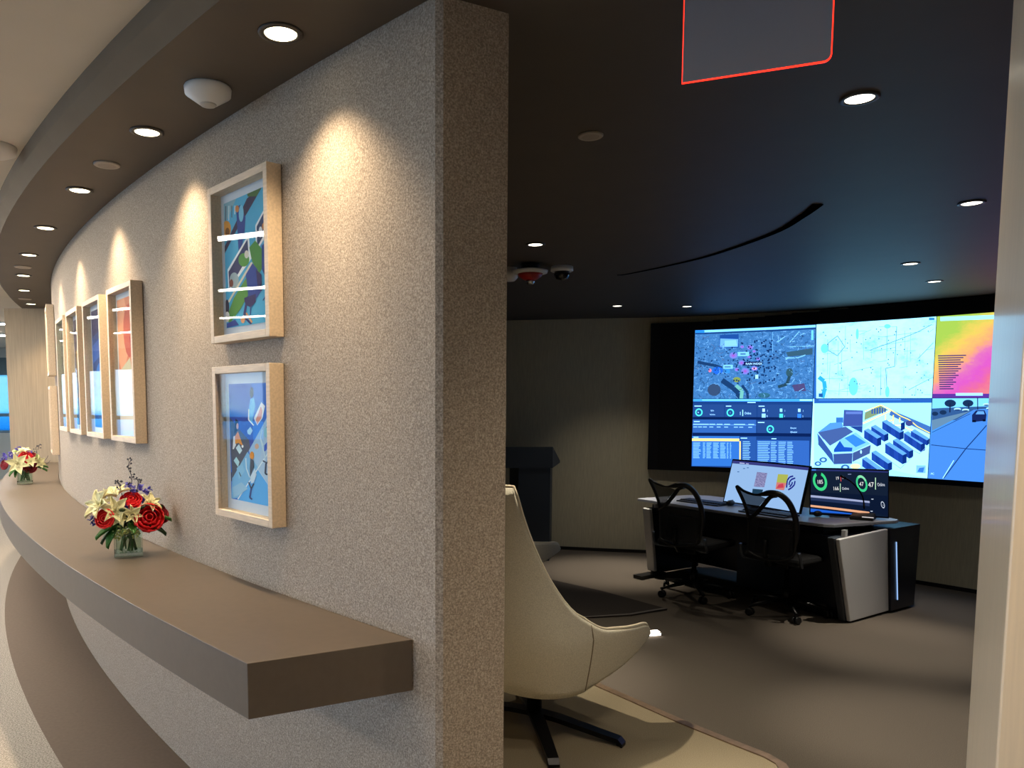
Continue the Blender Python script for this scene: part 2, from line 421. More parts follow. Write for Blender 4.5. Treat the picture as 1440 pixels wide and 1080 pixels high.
for i in range(4): bay(-9.0 + 1.4 * i, -7.6 + 1.4 * i, 'x', 15.06)

# ---------------------------------------------------------------- LINEAR CEILING LIGHTS
M_line = mat('linear_diffuser', '#ffffff', .5, emit='#fff3e2', estr=72.0)
M_alu = mat('aluminium', '#b8babd', .35, metal=.8)
def linear(p0, p1, label, grp):
    p0, p1 = Vector(p0), Vector(p1); mid = (p0 + p1) / 2; d = p1 - p0; L = d.length
    t_ = empty('linear_ceiling_light', (mid.x, mid.y, ZU), math.atan2(d.y, d.x)); tag(t_, label, 'ceiling light', grp)
    a = MB(); a.box((0, 0, -.012), (L + .03, .11, .022)); a.build('housing', M_alu, t_)
    a = MB(); a.box((0, 0, -.026), (L, .085, .008)); a.build('diffuser', M_line, t_)
linear((-2.55, 2.4), (-3.75, 6.2), 'long white linear light mirrored near the top of the picture glass', None)
linear((-4.55, 2.8), (-6.3, 8.6), 'long white linear light mirrored as the middle bar in the picture glass', None)
linear((-6.7, 3.4), (-8.3, 9.0), 'long white linear light mirrored as the lowest bar in the picture glass', None)
linear((-3.2, -1.2), (-4.6, 1.6), 'added unseen linear fill light farther left behind the viewer', None)  # unseen fill light, added to brighten the corridor
linear((-8.2, 10.25), (-4.6, 10.25), 'nearer of two linear lights past the oak panel at far left', None)
linear((-8.2, 12.0), (-4.6, 12.0), 'farther of two linear lights past the oak panel at far left', None)

# ---------------------------------------------------------------- WALL LEDGE (shelf)
f_ = [arc(s, .41) for s in np.linspace(.222, 7.4, 60)]; bk = [arc(s, .004) for s in np.linspace(.095, 7.4, 60)]
f_ = [p for p in f_ if p.y < 7.91]; bk = [p for p in bk if p.y < 7.91]
q = MB(); q.prism([tuple(p[:2]) for p in f_] + [tuple(p[:2]) for p in bk[::-1]], .748, .885)
tag(q.build('wall_ledge', M_shelf, bevel=.0015), 'long curved brown-grey floating ledge running along the felt wall', 'shelf')

# ---------------------------------------------------------------- canvas for prints and screens
_tx = {}
def text_geo(s, bold=False):
    if s in _tx: return _tx[s]
    cu = D.curves.new('t', 'FONT'); cu.body = s; cu.size = 1; cu.resolution_u = 2
    if bold: cu.offset = .02
    o = D.objects.new('t', cu); C.objects.link(o)
    dg = bpy.context.evaluated_depsgraph_get(); me = o.evaluated_get(dg).to_mesh()
    V = [(v.co.x, v.co.y) for v in me.vertices]; F = [list(p.vertices) for p in me.polygons]
    o.evaluated_get(dg).to_mesh_clear(); D.objects.remove(o); D.curves.remove(cu)
    _tx[s] = (V, F); return _tx[s]
class Canvas:
    """flat artwork drawn in the unit square, corners given as a quad of drawing coordinates TL TR BR BL"""
    def __init__(s, quad, matf):
        A = []; bb = []
        for (x, y), (u, v) in zip(quad, ((0, 1), (1, 1), (1, 0), (0, 0))):
            A.append([x, y, 1, 0, 0, 0, -u * x, -u * y]); bb.append(u)
            A.append([0, 0, 0, x, y, 1, -v * x, -v * y]); bb.append(v)
        s.h = np.append(np.linalg.solve(np.array(A, float), np.array(bb, float)), 1)
        s.b = bmesh.new(); s.ms = []; s.ly = 0; s.matf = matf
    def uv(s, p):
        h = s.h; x, y = p[0], p[1]; w_ = h[6] * x + h[7] * y + 1
        return (min(1, max(0, (h[0] * x + h[1] * y + h[2]) / w_)), min(1, max(0, (h[3] * x + h[4] * y + h[5]) / w_)))
    def mi(s, c):
        m = c if not isinstance(c, str) else s.matf(c)
        if m not in s.ms: s.ms.append(m)
        return s.ms.index(m)
    def raw(s, uvs, c):
        s.ly += 1
        k = s.mi(c)
        v = [s.b.verts.new((u, w_, s.ly)) for u, w_ in uvs]
        try: f = s.b.faces.new(v); f.material_index = k
        except ValueError: pass
    def bg(s, c): s.raw([(0, 0), (1, 0), (1, 1), (0, 1)], c)
    def poly(s, P, c): s.raw([s.uv(p) for p in P], c)
    def rect(s, x0, y0, x1, y1, c): s.poly([(x0, y0), (x1, y0), (x1, y1), (x0, y1)], c)
    def ell(s, x, y, rx, ry, c, n=14): s.poly([(x + rx * math.cos(2 * PI * i / n), y + ry * math.sin(2 * PI * i / n)) for i in range(n)], c)
    def line(s, P, w_, c):
        s.ly += 1; k = s.mi(c)
        for (x0, y0), (x1, y1) in zip(P, P[1:]):
            d = math.hypot(x1 - x0, y1 - y0) or 1; nx, ny = -(y1 - y0) / d * w_ / 2, (x1 - x0) / d * w_ / 2
            v = [s.b.verts.new((*s.uv(p), s.ly)) for p in ((x0 + nx, y0 + ny), (x1 + nx, y1 + ny), (x1 - nx, y1 - ny), (x0 - nx, y0 - ny))]
            f = s.b.faces.new(v); f.material_index = k
    def ring(s, x, y, r0, r1, c, a0=0, a1=360, ky=1.0, n=28):
        s.ly += 1; k = s.mi(c)
        for i in range(n):
            a = math.radians(a0 + (a1 - a0) * i / n); e = math.radians(a0 + (a1 - a0) * (i + 1) / n)
            v = [s.b.verts.new((*s.uv((x + rr * math.cos(an), y - ky * rr * math.sin(an))), s.ly)) for rr, an in ((r0, a), (r1, a), (r1, e), (r0, e))]
            f = s.b.faces.new(v); f.material_index = k
    def text(s, str_, x, y, h, c, kx=.8, skew=0, slope=0):
        V, F = text_geo(str_); s.ly += 1; k = s.mi(c)
        vs_ = [s.b.verts.new((*s.uv((x + vx * h * 1.4 * kx + vy * skew * h, y - vy * h * 1.4 + vx * h * slope)), s.ly)) for vx, vy in V]
        for f in F:
            try: g = s.b.faces.new([vs_[i] for i in f]); g.material_index = k
            except ValueError: pass
    def build(s, name, parent, fn, N=1, dz=.00022):
        bmesh.ops.triangulate(s.b, faces=[f for f in s.b.faces if len(f.verts) > 4])
        for i in range(1, N):
            bmesh.ops.bisect_plane(s.b, geom=s.b.verts[:] + s.b.edges[:] + s.b.faces[:], plane_co=(i / N, 0, 0), plane_no=(1, 0, 0), dist=1e-6)
        ul = s.b.loops.layers.uv.new('UVMap')
        for f in s.b.faces:
            for l in f.loops: l[ul].uv = (l.vert.co.x, l.vert.co.y)
        lays = sorted(set(round(v.co.z) for v in s.b.verts)); rk = {z: i for i, z in enumerate(lays)}
        T = max(1, len(lays)); step = min(dz, .004 / T)
        for v in s.b.verts: v.co = Vector(fn(v.co.x, v.co.y, rk[round(v.co.z)] * step))
        me = D.meshes.new(name); s.b.to_mesh(me); s.b.free()
        for m_ in s.ms: me.materials.append(m_)
        o = D.objects.new(name, me); C.objects.link(o); o.parent = parent; return o

# ---------------------------------------------------------------- PICTURES
def picture(s0, s1, z0, z1, art, label, mat_w=.05, glass='picture_glass', refl=.34, grp=None):
    sm = (s0 + s1) / 2; W = abs(s1 - s0); H = z1 - z0; T = .05; fw = .024
    t_ = empty('framed_picture', arc(sm, .002, z0), arc_rot(sm)); tag(t_, label, 'picture', grp)
    # local: X towards the corner, Y into the wall, Z up. Front at y=-T
    q = MB()
    for c, d in (((-W / 2 + fw / 2, -T / 2, H / 2), (fw, T, H)), ((W / 2 - fw / 2, -T / 2, H / 2), (fw, T, H)), ((0, -T / 2, fw / 2), (W - 2 * fw, T, fw)), ((0, -T / 2, H - fw / 2), (W - 2 * fw, T, fw))):
        q.box(c, d)
    q.build('frame', M_frame, t_, bevel=.0015)
    iw, ih = W - 2 * fw, H - 2 * fw
    q = MB(); q.box((0, -.008, H / 2), (iw, .01, ih)); q.build('mat_board', mat('white_mat_board', '#d9dde6', .8), t_)
    aw, ah = iw - 2 * mat_w, ih - 2 * mat_w * 1.15
    art.build('print', t_, lambda u, v, k: (-aw / 2 + aw * u, -.0145 - k * .4, H / 2 - ah / 2 + ah * v))
    q = MB(); q.box((0, -T + .012, H / 2), (iw, .0025, ih)); q.build('glass', glass_pane(glass, (.98, 1, 1), refl), t_)
    return t_
# 1: upper
a1 = Canvas([(28, 155), (358, 28), (385, 1020), (55, 1075)], paint)
a1.bg('#52b4dc')
a1.poly([(28, 155), (120, 120), (60, 260), (28, 330)], '#8fb8c8')
a1.poly([(30, 470), (200, 120), (305, 45), (200, 230), (120, 360), (35, 520)], '#352f55')
for i in range(5): a1.line([(45 + i * 22, 170), (45 + i * 22, 300 - i * 22)], 6, '#e8f0f0' if i % 2 else '#3a4a60')
a1.ell(50, 340, 34, 62, '#e39a3c'); a1.ell(58, 360, 16, 30, '#8a5528')
a1.poly([(120, 190), (150, 165), (190, 260), (185, 360), (160, 500), (140, 500), (130, 330)], '#2b4596')
a1.ell(158, 230, 18, 62, '#7fcbe8'); a1.ell(128, 195, 14, 26, '#d98a50')
a1.poly([(200, 90), (300, 50), (270, 110), (205, 110)], '#4c7040')
a1.poly([(60, 640), (215, 380), (222, 470), (236, 560), (70, 800)], '#ffffff')
a1.poly([(68, 655), (205, 420), (215, 540), (75, 780)], '#3b3c66')
a1.ell(180, 570, 40, 50, '#5f9f4a'); a1.ell(200, 530, 16, 30, '#f0e4d4'); a1.ell(110, 720, 34, 60, '#a8b8bc'); a1.ell(90, 740, 14, 30, '#8a4a38')
a1.poly([(262, 320), (338, 180), (345, 390), (268, 520)], '#ffffff')
a1.poly([(272, 330), (330, 215), (336, 370), (277, 480)], '#34466e')
a1.ell(300, 370, 14, 40, '#f1f1f1'); a1.ell(322, 330, 12, 26, '#c98044')
a1.poly([(220, 480), (262, 430), (330, 520), (320, 620), (290, 680), (240, 580)], '#4f8d40')
a1.poly([(310, 470), (350, 430), (374, 460), (376, 690), (345, 720), (312, 640)], '#2b4596'); a1.ell(348, 350, 20, 100, '#79c6e6')
a1.poly([(318, 640), (376, 650), (372, 700), (342, 720)], '#33285c')
a1.line([(345, 720), (345, 830)], 8, '#27488e'); a1.line([(322, 870), (375, 790)], 8, '#27488e'); a1.line([(345, 820), (380, 885)], 8, '#27488e')
a1.poly([(200, 640), (240, 590), (280, 640), (310, 800), (270, 860), (185, 880)], '#31489a')
a1.poly([(270, 640), (310, 680), (315, 800), (285, 790)], '#33285c')
a1.line([(70, 880), (240, 590)], 14, '#f3e6cf')
a1.poly([(55, 1000), (110, 850), (200, 700), (215, 830), (160, 930), (80, 1040)], '#5c9440')
a1.poly([(185, 850), (270, 820), (270, 880), (235, 920), (195, 900)], '#352a60')
a1.line([(232, 915), (232, 1000)], 8, '#27488e'); a1.line([(200, 900), (185, 990), (240, 1045)], 16, '#3b3070'); a1.line([(200, 960), (245, 1030)], 12, '#e8a070')
a1.ell(178, 1010, 16, 26, '#e8a070'); a1.ell(60, 920, 16, 60, '#2a2340'); a1.ell(62, 990, 18, 40, '#f2e8e0')
a1.poly([(60, 1072), (60, 1040), (120, 1010), (150, 1050)], '#3a4a9a')
picture(.70, 1.11, 1.70, 2.218, a1, 'upper of the two pictures nearest the corner, light-blue illustration with dark diagonals', .024)
# 2: lower
a2 = Canvas([(37, 42), (362, 35), (397, 1005), (70, 940)], paint)
a2.bg('#3d76d8')
a2.poly([(37, 42), (210, 40), (235, 500), (190, 560), (60, 460)], '#3550b4')
a2.poly([(50, 300), (110, 380), (200, 480), (210, 540), (140, 680), (75, 780), (60, 560)], '#55586a')
a2.poly([(362, 250), (392, 900), (240, 680), (200, 560)], '#a9cdec')
a2.poly([(362, 250), (396, 230), (396, 960), (385, 870), (270, 700)], '#b4cfe8')
a2.poly([(190, 570), (270, 690), (120, 935), (70, 940), (75, 780)], '#7fbde8')
a2.poly([(265, 700), (396, 880), (397, 1005), (120, 950)], '#58aef0')
a2.line([(370, 545), (120, 945)], 9, '#e6f2fa'); a2.line([(268, 700), (396, 890)], 5, '#cfe4f6')
a2.ell(215, 110, 14, 42, '#4a4552'); a2.poly([(205, 160), (235, 150), (245, 210), (225, 330), (235, 370), (195, 320), (195, 240)], '#74c0f2'); a2.line([(195, 240), (195, 320), (235, 365)], 9, '#ffffff')
a2.poly([(235, 310), (290, 185), (320, 215), (300, 310), (262, 365)], '#ffffff'); a2.poly([(250, 320), (288, 215), (300, 250), (295, 305), (262, 358)], '#ee9f8c')
a2.poly([(185, 405), (210, 375), (228, 405), (210, 440), (190, 430)], '#bfe3f2')
a2.poly([(85, 420), (95, 310), (115, 330), (112, 400), (90, 430)], '#2a2026'); a2.ell(110, 370, 9, 24, '#e2b4a4')
a2.poly([(75, 550), (80, 450), (105, 440), (100, 520), (85, 550)], '#f4f4f4'); a2.poly([(92, 450), (115, 410), (150, 510), (160, 530), (120, 500), (95, 510)], '#f0993a'); a2.ell(152, 528, 8, 12, '#ffffff')
a2.poly([(100, 540), (125, 510), (150, 560), (130, 590)], '#d8eef4'); a2.poly([(85, 640), (105, 610), (130, 650), (120, 690)], '#bfe8ee')
a2.ell(262, 528, 16, 22, '#e2b49a'); a2.ell(342, 405, 16, 36, '#3a5a78'); a2.ell(330, 420, 14, 40, '#8fd0e0')
a2.poly([(320, 520), (355, 475), (362, 500), (335, 560), (318, 570)], '#3560cc'); a2.line([(290, 470), (320, 580), (330, 640)], 9, '#cfe6f4')
a2.line([(300, 400), (290, 460), (310, 520)], 5, '#e4f2fa'); a2.line([(310, 640), (345, 660), (360, 600)], 10, '#3c4a6a'); a2.line([(335, 660), (330, 740), (348, 750)], 12, '#2e3a5c')
a2.ell(226, 600, 17, 32, '#ef9630'); a2.poly([(215, 620), (240, 640), (245, 690), (215, 770), (212, 700)], '#4a4f60'); a2.line([(180, 620), (185, 700), (212, 770)], 6, '#e6f4fa')
a2.poly([(215, 770), (250, 700), (265, 750), (245, 810), (225, 820)], '#cfe4f4'); a2.line([(205, 810), (225, 860), (245, 820)], 10, '#2e3a5c'); a2.line([(225, 860), (215, 930), (235, 945)], 12, '#2f3f86')
a2.poly([(110, 700), (150, 660), (175, 720), (130, 790)], '#8fc8ea'); a2.line([(130, 730), (145, 765)], 6, '#2e3a5c'); a2.line([(70, 730), (72, 800)], 6, '#20283c')
a2.poly([(80, 850), (150, 810), (200, 860), (150, 900), (90, 930)], '#9cc8e6')
picture(.705, 1.11, 1.107, 1.62, a2, 'lower of the two pictures nearest the corner, people and papers on deep blue', .03)
def quadc(): return Canvas([(0, 0), (100, 0), (100, 200), (0, 200)], paint)
# A orange
a = quadc(); a.bg('#d8805c'); a.poly([(0, 0), (40, 0), (70, 60), (20, 120), (0, 90)], '#e9a07a'); a.ell(60, 50, 30, 40, '#c85a44'); a.poly([(60, 60), (100, 40), (100, 130), (80, 120)], '#b0303c')
a.poly([(0, 110), (60, 90), (80, 140), (50, 170), (0, 165)], '#cfc2a0'); a.poly([(0, 165), (100, 150), (100, 200), (0, 200)], '#e6d9c8'); a.ell(86, 182, 14, 16, '#e08a4c')
picture(1.947, 2.347, 1.32, 2.02, a, 'tall picture with orange print, nearest of the row of four', .022)
a = quadc(); a.bg('#2a3f78'); a.poly([(0, 0), (100, 0), (100, 30), (0, 45)], '#2a2250'); a.poly([(0, 60), (100, 40), (100, 70), (0, 90)], '#3a5aa8'); a.ell(50, 120, 30, 30, '#2c6cc0'); a.poly([(0, 140), (50, 120), (100, 150), (100, 200), (0, 200)], '#1f58a8'); a.ell(40, 165, 14, 20, '#3f8fd8'); a.ell(40, 170, 6, 14, '#2a2250')
picture(2.495, 2.895, 1.32, 2.02, a, 'tall picture with navy blue print, second of the row of four', .022)
a = quadc(); a.bg('#6a5648'); a.poly([(0, 0), (100, 0), (100, 40), (0, 60)], '#5a4a52'); a.poly([(20, 60), (80, 50), (90, 110), (30, 120)], '#b58f4a'); a.ell(50, 130, 34, 20, '#3c5470'); a.poly([(0, 150), (100, 140), (100, 200), (0, 200)], '#3a6898')
picture(3.05, 3.45, 1.32, 2.02, a, 'tall picture with brown and ochre print, third of the row of four', .022)
a = quadc(); a.bg('#3c7f8c'); a.poly([(0, 0), (60, 0), (30, 90), (0, 110)], '#6fb4b4'); a.poly([(40, 80), (100, 60), (100, 130), (50, 150)], '#2c5a7c'); a.poly([(0, 160), (100, 140), (100, 200), (0, 200)], '#3a60b8')
picture(3.57, 3.97, 1.32, 2.02, a, 'tall picture with teal print, farthest of the row of four', .022)
for z0, z1, nm in ((1.70, 2.218, 'upper of the two far pictures seen edge-on beside the oak panel'), (1.107, 1.62, 'lower of the two far pictures seen edge-on beside the oak panel')):
    a = quadc(); a.bg('#6f9cc8'); a.poly([(0, 60), (100, 20), (100, 120), (0, 160)], '#c8d4e0'); a.ell(50, 140, 20, 26, '#3a5aa0')
    picture(4.81, 5.22, z0, z1, a, nm)

# ---------------------------------------------------------------- DOWNLIGHTS
M_lens = mat('warm_lens', '#ffffff', .4, emit='#fff0c8', estr=6.0)
M_lensc = mat('neutral_lens', '#ffffff', .4, emit='#fff6e0', estr=5.0)
M_ring = mat('dark_bronze_ring', '#3a332c', .45)
def downlight(x, y, label, grp, power, col=(1, .80, .56), rad=.042, lens=M_lens, cone=62, blend=.5, zz=None, beam=None):
    z = cz(x, y) if zz is None else zz
    t_ = empty('recessed_downlight', (x, y, z)); tag(t_, label, 'downlight', grp)
    q = MB(); q.lathe([(rad * 1.35, 0), (rad * 1.38, -.004), (rad * 1.05, -.006), (rad * 1.0, -.002), (rad * 1.0, 0)], 28, cap=False); q.build('trim_ring', M_ring, t_)
    q = MB(); q.lathe([(0, -.0035), (rad * .98, -.0035), (rad * .98, -.001)], 28); q.build('lens', lens, t_)
    l = D.lights.new('lamp', 'SPOT'); l.energy = power; l.color = col; l.spot_size = math.radians(cone); l.spot_blend = blend; l.shadow_soft_size = .025
    o = D.objects.new('lamp', l); C.objects.link(o); o.parent = t_; o.location = (0, 0, -.02)
    if beam:
        l2_ = l.copy(); l2_.spot_size = math.radians(beam[0]); l2_.spot_blend = .8; l2_.energy = beam[1]
        o2 = D.objects.new('lamp', l2_); C.objects.link(o2); o2.parent = t_; o2.location = (0, 0, -.021)
    return t_
HL = [((-.408, 2.073), 'nearest recessed downlight in the corridor soffit, top centre-left'),
      ((-1.028, 2.8), 'recessed downlight between the round white sensor and the round speaker grille'),
      ((-1.613, 3.546), 'third corridor downlight, just past the round speaker grille'),
      ((-2.148, 4.294), 'fourth corridor downlight counting away from the sensor'),
      ((-2.647, 5.065), 'fifth corridor downlight, before the second speaker grille'),
      ((-3.12, 5.875), 'sixth corridor downlight, after the second speaker grille'),
      ((-3.53, 6.647), 'seventh corridor downlight, before the third speaker grille'),
      ((-3.95, 7.55), 'farthest corridor downlight, in front of the oak end panel')]
for (x, y), lb in HL: downlight(x, y, lb, 'corridor downlights', LW['hall'] * .58, col=(1, .77, .50), cone=104, blend=1, beam=(50, LW['hall'] * .40))
CL = [((1.31, 2.482), 'largest control-room downlight, right of the red-edged sign', 1),
      ((2.492, 3.686), 'downlight near the oak reveal, above the right end of the video wall', 1),
      ((3.128, 5.193), 'downlight in the blue-lit ceiling, left of the small flush one', 1),
      ((3.737, 5.891), 'small dim downlight nearest the video wall', .3),
      ((.575, 4.666), 'control-room downlight just above the smoke detectors', 1),
      ((1.698, 7.415), 'far small downlight before the beige back wall', 1.3),
      ((2.362, 7.415), 'faint far downlight left of the video wall top corner', .25)]
for (x, y), lb, k in CL: downlight(x, y, lb, 'control-room downlights', LW['ctl'] * k, col=(1, .88, .70), lens=M_lensc, cone=42, blend=.9, beam=(100, LW['ctl'] * .11 * k))
downlight(.12, 3.75, 'control-room downlight hidden behind the felt wall above the lounge chair', 'control-room downlights', LW['ctl'] * .9, col=(1, .86, .62), lens=M_lensc, cone=100, blend=.6)
downlight(1.02, 1.72, 'added unseen fill downlight in the doorway ceiling beyond the hanging sign', 'added doorway downlights', 60, col=(1, .84, .64), cone=110, blend=1, zz=cz(1.02, 1.72))  # unseen lamp added to brighten the lounge chair and platform
downlight(.60, .50, 'added unseen fill downlight in the doorway ceiling just above the viewer', 'added doorway downlights', 60, col=(1, .78, .52), cone=124, blend=1, zz=ZC)  # unseen warm lamp added to brighten the oak reveal and wall end
# speaker grilles
def speaker(x, y, label, rad=.05):
    t_ = empty('speaker_grille', (x, y, cz(x, y))); tag(t_, label, 'speaker', 'ceiling speaker grilles')
    q = MB(); q.lathe([(rad, 0), (rad, -.004), (rad * .93, -.007)], 28); q.build('rim', mat('off_white_metal', '#a69c92', .5), t_)
    q = MB(); q.lathe([(rad * .92, -.0065), (0, -.0085)], 28, cap=False); q.build('mesh', mat('speaker_mesh', '#9d9389', .7, noise=(900, .25, (1, 1, 1))), t_)
speaker(-1.331, 3.174, 'round pale speaker grille near the row of corridor lights')
speaker(-2.928, 5.51, 'second round speaker grille, farther along the corridor soffit', .055)
speaker(-3.814, 7.188, 'third speaker grille, just before the farthest corridor light', .055)
speaker(.54, 2.826, 'round grey speaker grille on the dark control-room ceiling', .045)
# motion sensor
t_ = empty('occupancy_sensor', (-.70, 2.42, ZC)); tag(t_, 'white domed round sensor between the two nearest corridor lights', 'sensor')
q = MB(); q.lathe([(.068, 0), (.070, -.004), (.068, -.022), (.030, -.048), (.026, -.05)], 32); q.build('housing', M_whitep, t_)
q = MB(); q.lathe([(.026, -.049), (.022, -.054), (0, -.055)], 24); q.build('lens', mat('sensor_lens', '#b5b3b0', .3), t_)
# smoke detector on upper ceiling, left edge
t_ = empty('smoke_detector', (-1.83, 3.26, ZU)); tag(t_, 'white smoke detector with a chrome tip on the upper ceiling, left edge', 'detector')
q = MB(); q.lathe([(.085, 0), (.087, -.006), (.082, -.03), (.05, -.045), (.02, -.048)], 32); q.build('housing', M_whitep, t_)
q = MB(); q.lathe([(.012, -.046), (.012, -.07), (.02, -.074), (.018, -.08), (0, -.082)], 16); q.build('tip', M_chrome, t_)
# control-room ceiling devices
z = cz(.634, 5.4)
t_ = empty('fire_strobe', (.62, 5.3, z)); tag(t_, 'white disc alarm with red body and clear tip below the dark ceiling', 'detector')
q = MB(); q.lathe([(.06, 0), (.06, -.02), (.045, -.03)], 24); q.build('mount', M_black, t_)
q = MB(); q.lathe([(.05, -.03), (.12, -.045), (.115, -.062), (.07, -.068)], 32); q.build('disc', M_whitep, t_)
q = MB(); q.lathe([(.085, -.066), (.075, -.085), (.045, -.105), (.03, -.108)], 32); q.build('body', mat('alarm_red', '#a01812', .4), t_)
q = MB(); q.lathe([(.03, -.106), (.032, -.12), (.02, -.135), (0, -.138)], 20); q.build('tip', M_chrome, t_)
t_ = empty('dome_camera', (.85, 5.4, z)); tag(t_, 'small black dome camera right of the red alarm', 'camera')
q = MB(); q.lathe([(.075, 0), (.078, -.03), (.07, -.035)], 28); q.build('base', M_silver, t_)
q = MB(); q.lathe([(.052, -.035), (.053, -.06), (.04, -.085), (0, -.095)], 28); q.build('dome', mat('smoked_dome', '#05060a', .1), t_)
t_ = empty('smoke_detector', (.49, 5.45, z)); tag(t_, 'white smoke detector half hidden by the felt wall, left of the red alarm', 'detector')
q = MB(); q.lathe([(.055, 0), (.06, -.05), (.06, -.07), (.04, -.09), (0, -.095)], 28); q.build('housing', M_whitep, t_)

# ---------------------------------------------------------------- EXIT SIGN PANEL
sA, sB = Vector((.499, 1.634, 2.15)), Vector((.748, 1.529, 2.15))
d = sB - sA; L_ = d.length; mid = (sA + sB) / 2
t_ = empty('exit_sign', (mid.x, mid.y, ZC), math.atan2(d.y, d.x)); tag(t_, 'grey acrylic hanging sign panel with glowing red edges at top right', 'sign')
hB = 2.15 - ZC; hT = -.03; rr_ = .012
prof = [(-L_ / 2, hT), (-L_ / 2, hB)]
prof += [(L_ / 2 - rr_ + rr_ * math.sin(a_), hB + rr_ - rr_ * math.cos(a_)) for a_ in np.linspace(0, PI / 2, 6)] + [(L_ / 2, hT)]
q = MB()
bb = bmesh.new(); fr = [bb.verts.new((x, -.004, z_)) for x, z_ in prof]; bk_ = [bb.verts.new((x, .004, z_)) for x, z_ in prof]
bb.faces.new(fr); bb.faces.new(bk_[::-1])
for i in range(len(prof)): j = (i + 1) % len(prof); bb.faces.new((fr[j], fr[i], bk_[i], bk_[j]))
q.merge(bb); q.build('panel', mat('grey_acrylic', '#85848e', .35, spec=.6), t_)
q = MB(); q.tube([(x, 0, z_) for x, z_ in prof], .0028, 6); q.build('red_edge', mat('red_glow', '#ff2010', .4, emit='#ff2a18', estr=2.6), t_)
q = MB(); q.box((0, 0, -.02), (L_ + .03, .05, .04), bev=.004); q.build('mount', M_alu, t_)

# ---------------------------------------------------------------- VIDEO WALL
off_in = .10
Cp = [Vector((*p, 0)) for p in [(-1.5, 9.25), (-.5, 9.1), (.2, 8.95), (.85, 8.76), (1.4, 8.61), (1.9, 8.48), (2.39, 8.36), (2.9, 8.14), (3.4, 7.85), (3.9, 7.46), (4.3, 7.07), (4.7, 6.58), (5.05, 6.05), (5.3, 5.5)]]
ca = np.array([(p.x, p.y) for p in Cp]); gd = np.gradient(ca, axis=0); gd /= np.linalg.norm(gd, axis=1)[:, None]
nr_ = np.c_[gd[:, 1], -gd[:, 0]]
def vline(o_):
    return ca + nr_ * o_
Lref = vline(off_in); Lc = np.r_[0, np.cumsum(np.linalg.norm(np.diff(Lref, axis=0), axis=1))]
def vw(s, z, depth=0):
    P = vline(off_in + depth); i = int(np.clip(np.searchsorted(Lc, s) - 1, 0, len(Lc) - 2)); k = (s - Lc[i]) / (Lc[i + 1] - Lc[i])
    p = P[i] * (1 - k) + P[i + 1] * k
    return Vector((p[0], p[1], z))
def vbox(mb, s0, s1, z0, z1, d0, d1):
    ss = [s0] + [s for s in Lc if s0 < s < s1] + [s1]
    for a_, b2_ in zip(ss, ss[1:]):
        P = [[vw(s, z_, dd) for s in (a_, b2_)] for z_, dd in ((z0, d0), (z0, d1), (z1, d1), (z1, d0))]
        for i in range(4):
            j = (i + 1) % 4; mb.face([P[i][0], P[i][1], P[j][1], P[j][0]])
    for s in (s0, s1): mb.face([vw(s, z0, d0), vw(s, z0, d1), vw(s, z1, d1), vw(s, z1, d0)])
vwt = empty('video_wall', vw(5.6, .775)); tag(vwt, 'curved wall of large lit screens showing maps and dashboards', 'screen')
vbase = vwt.location.copy()
q = MB(); vbox(q, 3.878, 7.6, .772, 2.335, -.075, -.004)
for k in range(6): vbox(q, 4.5 + .25 * k, (4.75 + .25 * k) if k < 5 else 7.6, 2.335, 2.345 + .009 * k, -.075, -.004)
o = q.build('housing', M_bezel, vwt, loc=-vbase)
# left part of the housing stays plain black
ES = 2.4
def tint(h):
    c_ = hexc(h); lum = .2 * c_[0] + .7 * c_[1] + .1 * c_[2]
    return tuple(a * k * (1 + 1.3 * lum) / ES for a, k in zip(c_, (1.0 if c_[0] > c_[2] * 1.02 else .85 - .48 * lum, .95 if c_[0] > c_[2] * 1.02 else .74, 1.08)))
def E_(c):
    k = 'videowall_' + c
    if k not in MATS:
        m_ = emis(c, ES); m_ = m_.copy(); MATS[k] = m_
        [n_ for n_ in m_.node_tree.nodes if n_.type == 'EMISSION'][0].inputs[0].default_value = (*tint(c), 1)
    return MATS[k]
def tex_screen(name, ramp, scale, kind='noise', strength=ES, detail=8, rough=.7, dist=0):
    if name in MATS: return MATS[name]
    tint_ = hexc if strength < 1 else tint
    m = D.materials.new(name); m.use_nodes = True; MATS[name] = m
    t = m.node_tree; t.nodes.clear()
    o = t.nodes.new('ShaderNodeOutputMaterial'); e = t.nodes.new('ShaderNodeEmission'); e.inputs[1].default_value = strength
    tcn = t.nodes.new('ShaderNodeTexCoord')
    if kind == 'noise':
        n = t.nodes.new('ShaderNodeTexNoise'); n.inputs['Scale'].default_value = scale; n.inputs['Detail'].default_value = detail; n.inputs['Roughness'].default_value = rough; n.inputs['Distortion'].default_value = dist
        out = n.outputs[0]
    else:
        n = t.nodes.new('ShaderNodeTexVoronoi'); n.feature = 'DISTANCE_TO_EDGE'; n.inputs['Scale'].default_value = scale; out = n.outputs['Distance']
    r = t.nodes.new('ShaderNodeValToRGB'); els = r.color_ramp.elements
    els[0].position = ramp[0][0]; els[0].color = (*tint_(ramp[0][1]), 1); els[1].position = ramp[-1][0]; els[1].color = (*tint_(ramp[-1][1]), 1)
    for p, c in ramp[1:-1]: x = els.new(p); x.color = (*tint_(c), 1)
    t.links.new(tcn.outputs['UV'], n.inputs['Vector']); t.links.new(out, r.inputs[0]); t.links.new(r.outputs[0], e.inputs[0]); t.links.new(e.outputs[0], o.inputs[0])
    return m
ZT, ZM, ZB = 2.248, 1.535, .822
def put(cv, name, s0, s1, z0, z1):
    o = cv.build(name, vwt, lambda u, v, k: vw(s0 + (s1 - s0) * u, z0 + (z1 - z0) * v, .003 + k), N=1)
    o.location = -vbase; return o
